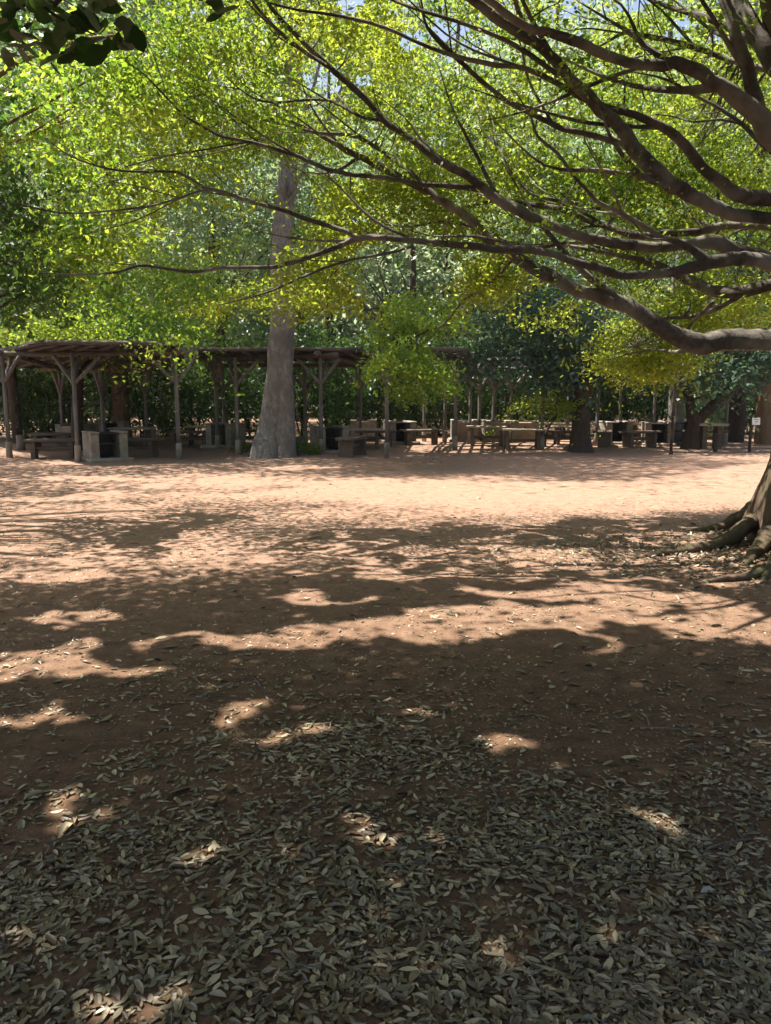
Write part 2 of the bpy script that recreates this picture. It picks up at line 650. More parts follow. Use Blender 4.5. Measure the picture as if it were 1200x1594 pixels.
# fallen leaves
def litter(n, ymin, ymax, wfun, size, name, label, tl, th, pw=1.0, ratio=.36, fold=.07, tilt=.13):
    yy = ymin + (ymax - ymin) * rng.uniform(0, 1, n * 3) ** pw
    xx = rng.uniform(-1, 1, n * 3) * (yy * .55 + .6)
    keep = rng.uniform(size=n * 3) < wfun(xx, yy)
    xx, yy = xx[keep][:n], yy[keep][:n]
    zz = gh(xx, yy) + rng.uniform(.001, .009, len(xx))
    k = len(xx)
    nr = np.stack([rng.normal(0, tilt, k), rng.normal(0, tilt, k), np.ones(k)], 1)
    t_ = np.clip(rng.normal((tl + th) / 2, (th - tl) / 2, k), 0, 1)
    o = leaf_mesh(name, np.stack([xx, yy, zz], 1), size, M['litter'], None, t_, ratio=ratio, rnd=.6, fold=fold, shape=8, nrm=nr)
    return tag(o, label, 'leaf litter', kind='stuff')


litter(18500, 1.5, 4.3, lambda x, y: np.clip(1.1 - (y - 1.95 + (vnoise(x, y, .8, 7) - .5) * 1.2) * .75, .06, 1) * np.clip(1.3 * vnoise(x, y, .30, 8), .30, 1), .034, 'fallen_leaves', 'dense grey green fallen leaves covering the shaded soil nearest the viewer', .12, .88)
litter(4200, 3.4, 18, lambda x, y: .4 + .6 * vnoise(x, y, 1.2, 9), .036, 'scattered_leaves', 'small dry leaves scattered thinly over the open bare earth', .3, 1.0, 1.3)
litter(20000, 1.5, 9.5, lambda x, y: np.clip(1.3 - .11 * y, .1, 1) * np.clip(1.5 * vnoise(x, y, .5, 51) - .1, .1, 1), .013, 'leaf_crumbs', 'crumbled bits of leaf and bark mixed into the shaded soil', .0, .95, 1.0, .6, .05, .3)
litter(170, 1.6, 6.5, lambda x, y: .6 + 0 * x, .062, 'large_fallen_leaves', 'few larger pale fallen leaves lying singly among the small ones', .45, 1.0, 1.0, .40, .10, .22)
xx = rng.normal(3.2, 1.0, 2400)
yy = rng.normal(6.9, .5, 2400)
o = leaf_mesh('leaf_drift', np.stack([xx, yy, gh(xx, yy) + rng.uniform(.003, .03, 2400)], 1), .05, M['litter'], None, rng.uniform(.2, 1, 2400), ratio=.42, fold=.1, shape=8,
              nrm=np.stack([rng.normal(0, .35, 2400), rng.normal(0, .35, 2400), np.ones(2400)], 1))
tag(o, 'drift of dry leaves around the roots of the mossy spreading tree', 'leaf litter', kind='stuff')
mb = MB()
for i in range(170):
    y = rng.uniform(1.7, 9)
    x = rng.uniform(-1, 1) * (y * .52 + .3)
    a = rng.uniform(0, 6.28)
    L = rng.uniform(.06, .22)
    p = np.array([x, y, gz(x, y) + .006])
    d = np.array([math.cos(a), math.sin(a), 0]) * L
    k = np.array([rng.normal(0, .02), rng.normal(0, .02), rng.uniform(.002, .015)])
    mb.tube([p - d / 2, p + k, p + d / 2], [.0035, .003, .0015], 5, 3)
o = mb.build('fallen_twigs', M['bark_limb'])
tag(o, 'thin broken twigs strewn over the soil', 'twigs', kind='stuff')

# ------------------------------------------------------------------ the big spreading tree on the right
rt = empty('spreading_tree', 'mossy spreading tree with low sweeping limbs, its flared trunk beside the leaf drift', 'tree', (4.2, 7.25, 0))
RT0 = np.array([4.2, 7.25, 0])


def part(mb, name, mat, root, smooth=True):
    return mb.build(name, mat, root, smooth, loc=np.array(root.location))


def flute(amp, k, ph):
    return lambda a, t: 1 + amp * (1 - t) ** 2.2 * (np.cos(k * a + ph) * .7 + np.cos(2 * a + ph * 2) * .4)


mb = MB()
tr = [at(1262, 900, 7.25) * [1, 1, 0] + [0, 0, -.1], at(1262, 858, 7.25), at(1272, 800, 7.25), at(1284, 720, 7.25), at(1296, 620, 7.25), at(1312, 500, 7.25), at(1318, 380, 7.2), at(1300, 260, 7.1), at(1262, 150, 7.0), at(1225, 20, 6.9), at(1190, -180, 6.8), at(1150, -420, 6.6)]
mb.tube(tr, [.76, .66, .56, .48, .44, .42, .36, .30, .24, .19, .12, .05], 28, 5, .05, flute(.16, 5, 1.0))
part(mb, 'trunk', M['bark_right'], rt)


def pts(*a):
    return [gp(px, py, h) for px, py, h in a]


for a, r in (
    (pts((1200, 790, .3), (1168, 828, .16), (1128, 850, .07), (1104, 856, .05), (1072, 860, .04), (1040, 862, .03), (1018, 866, .012), (995, 870, -.03)), [.16, .12, .085, .07, .062, .05, .035, .02]),
    (pts((1230, 800, .3), (1200, 838, .14), (1180, 862, .06), (1166, 880, .02), (1150, 895, -.05)), [.16, .11, .08, .06, .03]),
    (pts((1250, 820, .3), (1222, 862, .13), (1205, 885, .05), (1190, 905, .0), (1180, 925, -.04)), [.16, .10, .075, .055, .03]),
    (pts((1190, 775, .35), (1160, 805, .18), (1135, 822, .07), (1100, 832, .02), (1060, 836, -.04)), [.13, .09, .07, .05, .025]),
    (pts((1210, 885, .06), (1165, 900, .03), (1120, 905, .015), (1080, 915, -.03)), [.06, .05, .04, .02]),
):
    mb = MB()
    a = np.array(a)
    for k in range(1, len(a)):
        a[k, 2] += gz(a[k, 0], a[k, 1])
    mb.tube(a, np.array(r) * .72, 12, 7, .28, wob=.15)
    part(mb, 'root', M['bark_right'], rt)

LIMBS = [  # (points px,py,width_px), depth at the trunk end, depth at the tip
    ([(1325, 470, 44), (1250, 515, 42), (1190, 528, 40), (1125, 530, 38), (1082, 535, 40), (1040, 515, 36), (1000, 492, 33), (960, 472, 29), (905, 452, 26), (850, 427, 24), (800, 400, 22), (760, 370, 20), (730, 340, 19), (675, 305, 16), (637, 285, 14), (600, 264, 13), (550, 240, 11), (512, 218, 8), (470, 196, 5), (430, 180, 3)], 7.2, 8.0),
    ([(1320, 400, 34), (1250, 425, 28), (1200, 441, 24), (1160, 453, 23), (1112, 453, 22), (1075, 437, 20), (1045, 422, 15), (1000, 406, 12), (925, 390, 9), (860, 380, 6), (800, 383, 4)], 7.3, 8.3),
    ([(1318, 440, 40), (1250, 425, 34), (1200, 411, 30), (1150, 402, 27), (1107, 408, 24), (1065, 420, 19), (1025, 427, 18), (970, 427, 17), (925, 416, 16), (885, 404, 15), (837, 391, 15), (775, 388, 14), (725, 381, 13), (662, 377, 12), (600, 370, 12), (557, 371, 13), (500, 393, 11), (440, 412, 8), (410, 416, 7), (350, 417, 6.5), (300, 423, 6), (250, 417, 5.5), (215, 414, 5), (175, 425, 4.5), (105, 427, 3.5), (60, 424, 2)], 7.0, 6.3),
    ([(600, 369, 10), (557, 370, 10), (535, 360, 10), (490, 345, 9), (450, 330, 8), (392, 314, 7.5), (350, 300, 6.5), (317, 292, 6), (300, 281, 5.5), (270, 268, 5), (190, 266, 4.5), (140, 255, 4), (105, 240, 3), (70, 215, 2)], 6.47, 6.2),
    ([(325, 295, 5), (300, 301, 4.5), (275, 310, 4.5), (225, 322, 4), (150, 330, 4), (92, 331, 3.5), (37, 320, 2.5), (0, 315, 2)], 6.2, 6.3),
    ([(640, 384, 6), (600, 395, 6), (537, 407, 5), (462, 435, 4.5), (425, 452, 4), (382, 465, 3), (345, 474, 2)], 6.5, 6.6),
    ([(1150, 402, 24), (1107, 408, 22), (1075, 388, 13), (1050, 375, 11), (1025, 367, 10), (995, 347, 9.5), (962, 330, 9), (932, 315, 8), (915, 297, 7), (898, 280, 6.5), (870, 242, 6), (837, 212, 5), (825, 180, 4), (800, 140, 2)], 6.95, 6.2),
    ([(1250, 425, 34), (1190, 403, 30), (1150, 393, 27), (1110, 378, 25), (1062, 380, 22), (1010, 387, 21), (950, 377, 21), (900, 366, 20), (862, 352, 20), (825, 338, 20), (787, 317, 20), (762, 300, 18), (725, 272, 16), (687, 252, 15), (650, 225, 14), (625, 205, 13), (600, 190, 13), (575, 160, 12), (537, 125, 11), (500, 92, 10), (462, 57, 9), (425, 15, 7), (395, -30, 6), (350, -80, 3)], 7.1, 7.0),
    ([(520, 110, 9), (500, 97, 8), (475, 82, 8), (437, 52, 7), (400, 12, 6), (380, -20, 5), (340, -70, 3)], 7.03, 6.8),
    ([(1315, 385, 24), (1250, 362, 20), (1195, 352, 16), (1125, 352, 15), (1075, 362, 14), (1037, 363, 14), (995, 367, 13), (950, 355, 13), (915, 342, 12), (875, 327, 11), (817, 317, 9), (770, 312, 7), (700, 328, 5), (640, 325, 3)], 7.3, 8.5),
    ([(1318, 360, 40), (1250, 345, 32), (1200, 339, 24), (1150, 336, 24), (1112, 322, 25), (1075, 305, 27), (1045, 287, 28), (1012, 262, 28), (992, 237, 28), (975, 212, 26), (950, 185, 24), (912, 150, 23), (885, 120, 22), (862, 92, 21), (837, 70, 20), (812, 55, 18), (775, 30, 17), (742, 5, 15), (700, -30, 12), (640, -80, 7)], 7.0, 5.8),
    ([(1318, 340, 38), (1250, 318, 32), (1200, 308, 28), (1150, 303, 26), (1120, 282, 22), (1095, 262, 19), (1070, 232, 19), (1040, 203, 18), (1000, 183, 16), (962, 172, 13), (912, 155, 11), (862, 127, 10), (812, 105, 9), (762, 100, 8.5), (707, 87, 8), (650, 67, 7), (600, 43, 6.5), (525, 24, 6), (462, 15, 5), (420, 5, 3)], 6.9, 6.0),
    ([(1305, 290, 44), (1250, 240, 38), (1200, 212, 36), (1187, 190, 35), (1162, 160, 33), (1125, 135, 30), (1100, 120, 27), (1055, 98, 23), (1025, 102, 21), (975, 97, 19), (937, 82, 18), (900, 66, 17), (850, 50, 15), (825, 46, 15), (787, 22, 14), (755, -5, 12), (700, -60, 7)], 6.6, 5.4),
    ([(1215, 245, 26), (1195, 203, 24), (1177, 162, 23), (1165, 112, 22), (1145, 55, 22), (1130, 12, 21), (1115, -40, 17), (1080, -140, 8)], 6.55, 6.3),
    ([(1280, 200, 36), (1225, 125, 33), (1200, 92, 31), (1180, 57, 30), (1157, 20, 28), (1130, -30, 22), (1090, -120, 10)], 6.9, 7.2),
    ([(1225, 115, 13), (1150, 98, 11), (1112, 85, 10), (1075, 72, 10), (1037, 62, 9), (1000, 54, 8), (970, 52, 7), (937, 70, 4), (915, 78, 2)], 7.3, 7.6),
    ([(1260, 280, 12), (1200, 236, 10), (1162, 200, 8), (1125, 172, 7), (1087, 152, 6), (1050, 130, 5), (1025, 120, 4), (985, 112, 2)], 6.8, 6.2),
    ([(1150, 192, 5), (1120, 186, 5), (1080, 190, 4), (1050, 182, 3), (1020, 178, 2)], 6.6, 6.2),
    ([(985, 228, 13), (945, 218, 11), (900, 205, 10), (875, 200, 10), (837, 182, 10), (800, 165, 9.5), (775, 147, 9), (740, 117, 8.5), (710, 90, 8), (675, 57, 7), (660, 30, 5), (655, 0, 4), (640, -50, 2)], 6.7, 6.4),
    ([(985, 347, 7), (940, 327, 6), (900, 317, 5.5), (837, 305, 5), (820, 295, 5), (795, 267, 5), (775, 230, 4), (750, 200, 3), (742, 170, 2)], 7.6, 8.0),
    ([(775, 302, 12), (732, 292, 11), (662, 287, 10), (600, 277, 9.5), (550, 272, 9), (525, 267, 9), (487, 255, 8), (460, 242, 7.5), (412, 227, 7), (382, 220, 6.5), (345, 212, 5.5), (320, 200, 5), (287, 180, 4.5), (262, 155, 4), (225, 117, 3), (195, 95, 2)], 7.1, 6.3),
    ([(400, 224, 4), (382, 222, 4), (300, 236, 3.5), (250, 245, 3), (195, 260, 2)], 6.4, 6.2),
    ([(645, 222, 8), (600, 190, 7), (562, 182, 6.5), (525, 162, 6), (500, 155, 5.5), (462, 157, 5), (425, 159, 4.5), (400, 155, 4), (375, 140, 3), (350, 118, 2)], 7.15, 7.6),
    ([(690, 315, 9), (640, 270, 8), (590, 232, 7), (550, 212, 6.5), (500, 207, 6), (450, 197, 5.5), (400, 185, 5), (362, 187, 4), (320, 200, 2.5)], 7.7, 8.4),
    ([(800, 402, 7), (775, 430, 6), (752, 450, 5), (725, 465, 5), (700, 495, 4), (682, 512, 3)], 8.0, 9.0),
    ([(1085, 540, 10), (1055, 548, 7), (1015, 545, 5), (975, 552, 3.5), (945, 560, 2)], 7.3, 8.6),
    ([(1110, 470, 8), (1080, 500, 6), (1060, 520, 5), (1020, 530, 4), (980, 540, 2)], 7.4, 8.9),
    ([(870, 118, 9), (800, 70, 8), (730, 40, 7), (650, 15, 6), (600, -5, 5), (540, -40, 3)], 5.9, 6.2),
    ([(940, 376, 8), (880, 378, 8), (820, 385, 7), (740, 355, 6), (690, 345, 5), (640, 352, 4), (560, 348, 2)], 7.2, 8.6),
]
limb_pts, limb_rad, limb_id, limb_mb = [], [], [], []
for li, (pl, Y0, Y1) in enumerate(LIMBS):
    n = len(pl)
    xs = np.array([p[0] for p in pl], float)
    tt = (xs[0] - xs) / max(1, xs[0] - xs.min())
    ph = rng.uniform(0, 6.28)
    P, r = [], []
    for k, (px, py, wd) in enumerate(pl):
        Yd = Y0 + (Y1 - Y0) * tt[k] + .12 * math.sin(tt[k] * 7 + ph) * min(1, tt[k] * 4)
        P.append(at(px, py, Yd))
        r.append(wd * .385 * Yd / F)
    mb = MB()
    mb.tube(P, r, 12 if pl[0][2] > 12 else 8, 5, .13, wob=.12)
    limb_mb.append(mb)
    P = np.array(P)
    for k in range(n - 1):
        for s in np.linspace(0, 1, 6)[:-1]:
            limb_pts.append(P[k] * (1 - s) + P[k + 1] * s)
            limb_rad.append(r[k] * (1 - s) + r[k + 1] * s)
            limb_id.append(li)
# side branches forking off the limbs
for li in range(len(LIMBS)):
    ii = [i for i in range(len(limb_id)) if limb_id[i] == li]
    if len(ii) < 30:
        continue
    for k in range(4):
        j = int(len(ii) * rng.uniform(.25, .92))
        a, r0 = limb_pts[ii[j]], limb_rad[ii[j]] * rng.uniform(.35, .6)
        d0 = limb_pts[ii[min(j + 3, len(ii) - 1)]] - limb_pts[ii[j - 1]]
        d0 = d0 / (np.linalg.norm(d0) + 1e-9)
        d = d0 + rng.normal(size=3) * [.25, .55, .30] + [0, .15, .15]
        d /= np.linalg.norm(d)
        L = rng.uniform(.7, 1.3) * (1.0 + 14 * r0)
        pp = [a, a + d * L * .35 + rng.normal(size=3) * .03, a + d * L * .7 + rng.normal(size=3) * .05 + [0, 0, .05], a + d * L + rng.normal(size=3) * .07 + [0, 0, .14]]
        rr = [r0, r0 * .75, r0 * .45, r0 * .15]
        limb_mb[li].tube(pp, rr, 7, 4, .12, wob=.2)
        for q in range(3):
            for s in np.linspace(0, 1, 4)[:-1]:
                limb_pts.append(pp[q] * (1 - s) + pp[q + 1] * s)
                limb_rad.append(rr[q] * (1 - s) + rr[q + 1] * s)
                limb_id.append(li)
limb_pts = np.array(limb_pts)
limb_rad = np.array(limb_rad)
limb_id = np.array(limb_id)

# twig ends: sprays of leaves off the thinner half of the limbs, plus drooping masses
CL = []
thin_i = np.where((limb_rad < .075) & (limb_pts[:, 0] < 4.6))[0]
for i in rng.choice(thin_i, 340):
    d = rng.normal(size=3) * [.35, .45, .22] + [-.18, .12, .12]
    CL.append(limb_pts[i] + d + [0, .30, .08])
CL = np.array(CL)
frame_cl = [ellipse_px(850, 130, 400, 170, 7.8, 11.5, 215), ellipse_px(430, 110, 230, 130, 7.0, 11, 135), ellipse_px(1060, 330, 190, 100, 8.3, 11, 70),
            ellipse_px(640, 310, 150, 70, 8.2, 10, 42), ellipse_px(380, 330, 190, 60, 7.5, 9.5, 12), ellipse_px(900, 300, 260, 90, 8, 10.5, 50), ellipse_px(300, 210, 160, 90, 7, 9.5, 34)]
yel_cl = [ellipse_px(1018, 535, 62, 44, 8.6, 9.8, 34), ellipse_px(962, 535, 28, 35, 8.8, 9.8, 8), ellipse_px(770, 432, 52, 34, 8.4, 9.4, 16), ellipse_px(490, 435, 75, 38, 7.5, 9, 16),
          ellipse_px(1110, 470, 120, 30, 8.6, 10, 28), ellipse_px(885, 510, 30, 35, 9, 10, 3), ellipse_px(340, 465, 60, 28, 8, 9.2, 7), ellipse_px(540, 330, 60, 40, 8, 9.5, 14)]
FC = np.vstack(frame_cl)
YC = np.vstack(yel_cl)
for C_ in (CL, FC, YC):
    for c_ in C_[:: (1 if C_ is not FC else 2)]:
        dd = np.linalg.norm((limb_pts - c_) * [1, .7, 1], axis=1)
        i = int(np.argmin(dd))
        if dd[i] > 2.2:
            continue
        a = limb_pts[i]
        mid = (a + c_) / 2 + rng.normal(size=3) * .08 * dd[i]
        r0 = min(limb_rad[i] * .6, .006 + .006 * dd[i])
        limb_mb[limb_id[i]].tube([a, mid, c_], [r0, r0 * .7, .002], 5, 3)
for mb in limb_mb:
    part(mb, 'limb', M['bark_limb'], rt)
x_, y_, ok_ = proj(FC)
FC = FC[~((x_ > 418) & (x_ < 470) & (y_ > 235) & (y_ < 420) & (rng.uniform(size=len(FC)) < .9))]
P1 = np.vstack([clusters(CL, 80, .22, .05), clusters(FC, 430, .26, .06)])
P1 = P1[P1[:, 2] > 1.75]
P1 = clump(openview(lowcut(thin(P1, .06))), .75, .45)
P2 = clump(openview(lowcut(skygap(clusters(YC, 260, .20, .07)))), .45, .40)
# the rest of the crown, out of view, widened to shade the clearing
U = ball((.8, 6.4, 6.7), (8.6, 5.2, 2.6), 1150, .2)
U = U[(U[:, 2] > 3.9)]
us = U[:, 1] - SUN[1] / SUN[2] * U[:, 2]
U = U[(us < 6.3) | (rng.uniform(size=len(U)) < .22)]  # thinned out here so sun reaches the leaves below
P3 = clusters(U, 230, .40, .12)
P3 = P3[~inframe(P3, 60)]
P3 = thin(P3, .03)


def shifted(P):
    return P - RT0


tb = np.clip(.5 + (vnoise(P1[:, 0] * 1.0, P1[:, 2] * 1.3 + P1[:, 1], .5, 11) - .5) * 1.3 + rng.normal(0, .2, len(P1)), 0, 1)
leaf_mesh('crown', shifted(P1), .056, M['leaf_right'], rt, tb, .45, .42)
leaf_mesh('yellow_crown', shifted(P2), .056, M['leaf_yellow'], rt, None, .4, .42)['label'] = 'yellowing drooping lower sprays'
leaf_mesh('upper_crown', shifted(P3), .078, M['leaf_right'], rt, None, .6, .5)

# ------------------------------------------------------------------ tree overhanging the viewer
ot = empty('overhanging_tree', 'dark round leaves hanging from a tree overhead at the upper left corner', 'tree', (-2.2, -2.4, 0))
OT0 = np.array([-2.2, -2.4, 0])
mb = MB()
mb.tube([(-2.2, -2.4, -.1), (-2.2, -2.4, .6), (-2.15, -2.3, 2.2), (-2.0, -2.0, 4.2), (-1.8, -1.4, 6.5), (-1.7, -1, 8)], [.55, .38, .33, .27, .17, .05], 16, 4, .06)
for tp in ((-1.7, 3.2, 4.6), (2.5, 2.6, 5.4), (-5.5, 1.5, 5.5), (4.5, -.5, 6), (-4.5, 3.8, 5.8)):
    a = np.array([-2.05, -2.1, 3.6])
    tp = np.array(tp)
    mb.tube([a, a * .6 + tp * .4 + [0, 0, .5], a * .25 + tp * .75 + [0, 0, .35], tp], [.14, .10, .06, .02], 9, 4, .08)
br = [np.array([-1.7, 2.9, 4.35]), at(80, -60, 3.0), at(60, -5, 3.05), at(95, 30, 3.1), at(150, 55, 3.15)]
mb.tube(br, [.02, .012, .008, .005, .003], 7, 4)
mb.tube([at(60, -5, 3.05), at(20, 20, 3.1), at(5, 40, 3.15)], [.006, .004, .002], 6, 3)
part(mb, 'trunk', M['bark_dark'], ot)
U = np.vstack([ball((0, .6, 6.4), (8.4, 4.9, 2.0), 620, .15), ball((0, -1.5, 5.6), (7, 3, 1.2), 60, .1), np.stack([rng.uniform(-7, 7.5, 260), rng.uniform(2.2, 6.6, 260), rng.uniform(5.2, 8.2, 260)], 1)])
P = clusters(U, 110, .5, .15)
P = P[(P[:, 2] > 3.4) & ~inframe(P, 60)]
P = thin(P, .02)
near = np.array([at(px + rng.normal(0, 9), py + rng.normal(0, 7), rng.uniform(2.85, 3.35)) for px, py in
                 [(15, 10), (40, 25), (15, 45), (40, 60), (65, 50), (70, 20), (90, 35), (100, 60), (85, 80), (110, 85), (105, 10), (130, 20), (150, 10), (165, 35), (185, 45), (205, 48), (190, 55), (140, 40), (120, 35), (5, 25), (55, 5), (80, 5), (170, 15), (330, 8), (318, 20), (345, 15), (25, 70), (95, 45), (60, 75), (120, 60), (30, 5), (140, 5), (10, 60), (75, 65), (200, 70), (215, 52), (50, 88), (112, 98), (92, 95), (130, 70), (12, 85), (35, 80), (175, 62), (150, 70), (20, 5)] for _ in range(2)])
near = thin(near, 0)
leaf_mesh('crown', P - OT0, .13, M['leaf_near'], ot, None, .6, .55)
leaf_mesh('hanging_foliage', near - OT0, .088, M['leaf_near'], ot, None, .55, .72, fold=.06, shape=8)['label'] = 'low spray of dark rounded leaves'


# ------------------------------------------------------------------ other trees
def tree(name, label, base, H, r0, crown, mat, bark, leaf, per, sig, lean=(0, 0), group=None, limbs=6, trunk_pts=None, use_thin=.08, up=.4, ratio=.5, pxc=None, tintbias=0, sz=None, sides=14, lw=.24):
    """crown: list of (centre offset, radii, clusters); pxc: list of ellipses for parts of the crown the photo frames"""
    base = np.asarray(base, float)
    root = empty(name, label, 'tree', base, 0, group)
    mb = MB()
    if trunk_pts is None:
        k = 6
        tp = [base + np.array([lean[0] * (i / k) ** 1.3 + rng.normal(0, .04) * i, lean[1] * (i / k) + rng.normal(0, .04) * i, H * i / k - (.1 if i == 0 else 0)]) for i in range(k + 1)]
        rd = [r0 * (1.35 if i == 0 else 1) * (1 - i / k * .85) for i in range(k + 1)]
        tp.insert(1, tp[0] * .9 + tp[1] * .1)
        rd.insert(1, r0 * 1.05)
    else:
        tp, rd = trunk_pts
    mb.tube(tp, rd, sides, 4, .06, flute(.10, 5, rng.uniform(0, 6)))
    C = []
    for off, rad, n in crown:
        C.append(ball(base + np.asarray(off), rad, n, .3))
    if pxc:
        for e in pxc:
            C.append(ellipse_px(*e))
    C = np.vstack(C)
    tpa = np.array(tp)
    for i in range(limbs):
        c_ = C[rng.integers(len(C))]
        j = min(len(tpa) - 1, max(1, int(np.argmin(np.abs(tpa[:, 2] - (c_[2] * .55 + base[2])))))) if c_[2] > 1 else 1
        a = tpa[j]
        m_ = (a + c_) / 2 + rng.normal(size=3) * .12 * np.linalg.norm(a - c_) * .5
        rr = rd[j] * lw
        mb.tube([a, m_, c_], [rr, rr * .6, rr * .02], 7, 4, .08)
    part(mb, 'trunk', bark, root)
    P = clusters(C, per, sig, sz if sz else sig * .42)
    P = P[P[:, 2] > .25]
    P = openview(lowcut(thin(P, use_thin)))
    if name not in ('added_shade_tree', 'dark_leaved_tree', 'forked_tree'):
        P = clump(P, sig * 2.6, .42, 71 + int(abs(base[0]) * 7) % 50)
    t_ = np.clip(.5 + tintbias + (vnoise(P[:, 0] + P[:, 1], P[:, 2], sig * 2.5, 12) - .5) * .8 + rng.normal(0, .2, len(P)), 0, 1)
    leaf_mesh('crown', P - base, leaf, mat, root, t_, up, ratio)
    return root


# left of the frame
tree('broadleaf_tree', 'bright yellow green tree leaning in at the left, in front of the first shelter', (-6.9, 9.2, 0), 9, .26,
     [((.2, 1.5, 7.2), (3.0, 4.0, 2.0), 50)], M['leaf_left'], M['bark_brown'], .080, 230, .27, limbs=10, use_thin=.25, sz=.09,
     pxc=[(160, 190, 140, 140, 8.2, 11.5, 92), (190, 370, 110, 45, 8.4, 10.5, 26), (310, 60, 120, 60, 9, 11.5, 18), (90, 400, 80, 50, 9, 11, 16), (250, 260, 80, 50, 9, 11, 7)])
tree('evergreen_tree', 'dark evergreen tree filling the left edge above the shelter roof', (-6.9, 8.1, 0), 8, .24,
     [((-1.2, .3, 6.4), (2.2, 2.4, 2.0), 70)], M['leaf_dark'], M['bark_dark'], .085, 100, .30, limbs=10,
     pxc=[(5, 320, 60, 230, 7.6, 9.2, 80), (40, 425, 75, 55, 7.8, 9.4, 26), (40, 170, 60, 80, 7.8, 9.2, 22)], tintbias=.05)
tree('maple_tree', 'layered green maple spreading over the roof of the first shelter', at(120, 690, 19.5) * [1, 1, 0], 6, .16,
     [((1.2, 2.0, 4.6), (3.0, 2.0, 1.3), 90)], M['leaf_left'], M['bark_dark'], .10, 150, .5, limbs=8, sz=.10,
     pxc=[(200, 500, 150, 32, 17.5, 21, 60), (320, 532, 50, 6, 18.5, 19.5, 14), (258, 543, 22, 8, 15.0, 15.7, 3), (90, 515, 90, 25, 18, 21, 26)], tintbias=-.1)

tree('added_shade_tree', 'dense dark tree added at far left, mostly unseen, its crown shading the ground before the first shelter', (-12.5, 15.0, 0), 12, .32,  # added mostly out of view so its crown shades the left ground
     [((0, 0, 8.5), (5.4, 5.0, 3.2), 260), ((.5, -3.5, 7.5), (4, 2.5, 2), 80)], M['leaf_dark'], M['bark_dark'], .15, 120, .55, limbs=10, use_thin=.1)

# tall grey double trunk between the shelters
b0 = gp(424, 711)
Yt = b0[1]
T1 = [gp(416, 712) + [0, 0, -.15], gp(416, 712) + [0, 0, .10], at(420, 680, Yt), at(426, 640, Yt), at(433, 590, Yt), at(438, 530, Yt), at(440, 470, Yt), at(438, 400, Yt), at(443, 320, Yt), at(450, 250, Yt + .1), at(455, 120, Yt + .2), at(462, -60, Yt + .5), at(470, -250, Yt + .5)]
R1 = [.42, .375, .325, .30, .29, .28, .27, .24, .21, .19, .16, .12, .05]
gt = tree('tall_tree', 'tall tree with a thick pale grey forked trunk rising in front of the second shelter', b0 * [1, 1, 0], 18, .5,
          [((-1.6, 2.0, 11.6), (6.0, 4.6, 3.0), 330), ((-.6, 1, 15.6), (4.6, 4.2, 3.4), 170)], M['leaf_mid'], M['bark_grey'], .17, 130, .62, trunk_pts=(T1, R1), limbs=12, use_thin=.15, sides=24)
mb = MB()
c_ = gp(444, 712)
mb.tube([c_ + [0, 0, -.15], c_ + [0, 0, .08], at(444, 685, Yt - .13), at(444, 650, Yt - .13), at(443, 610, Yt - .10), at(442, 565, Yt - .06), at(442, 520, Yt), at(441, 470, Yt + .1)], [.30, .265, .235, .215, .20, .19, .16, .08], 20, 5, .06)
part(mb, 'second_stem', M['bark_grey'], gt)
LB = np.vstack([ellipse_px(618, 552, 48, 20, 14.2, 16, 11), ellipse_px(655, 575, 34, 30, 14.4, 16, 10), ellipse_px(590, 575, 22, 22, 14.6, 15.6, 4), ellipse_px(690, 590, 14, 20, 15, 16, 4), ellipse_px(632, 606, 22, 12, 14.6, 15.4, 3), ellipse_px(640, 520, 60, 25, 15, 17, 14), ellipse_px(660, 490, 80, 28, 15, 17.5, 13)])
mb = MB()
e0 = at(441, 400, Yt)
mb.tube([e0, at(520, 440, 17), at(590, 500, 16), at(640, 560, 15.2), at(650, 600, 15)], [.09, .07, .05, .03, .01], 8, 4, .08)
for c_ in LB[::2]:
    a = at(620, 540, 15.5)
    mb.tube([a, (a + c_) / 2 + [0, 0, .08], c_], [.02, .012, .003], 5, 3)
part(mb, 'low_branch', M['bark_dark'], gt)
P = thin(clusters(LB, 130, .19, .06), .45)
leaf_mesh('low_foliage', P - np.array(gt.location), .10, M['leaf_left'], gt, None, .4, .45)['label'] = 'drooping spray of lit green leaves'
mb = MB()
for tip, w_ in (((462, 262), .05), ((430, 292), .045), ((468, 290), .04), ((440, 262), .05), ((455, 305), .04)):
    a = at(446, 318, Yt)
    tip = at(*tip, Yt - .3)
    mb.tube([a, (a + tip) / 2 + [0, -.1, -.05], tip], [w_ * 1.6, w_, w_ * .5], 7, 3, .1)
part(mb, 'broken_branch', M['bark_grey'], gt)
mb = MB()
for a0, a1 in (((405, 700), (386, 709)), ((455, 700), (478, 712)), ((430, 704), (436, 716)), ((465, 700), (490, 706))):
    p, q_ = gp(*a0) + [0, 0, .18], gp(*a1) + [0, 0, -.03]
    mb.tube([p, (p + q_) / 2 + [0, 0, -.03], q_], [.17, .10, .04], 8, 3, .1)
part(mb, 'root', M['bark_grey'], gt)

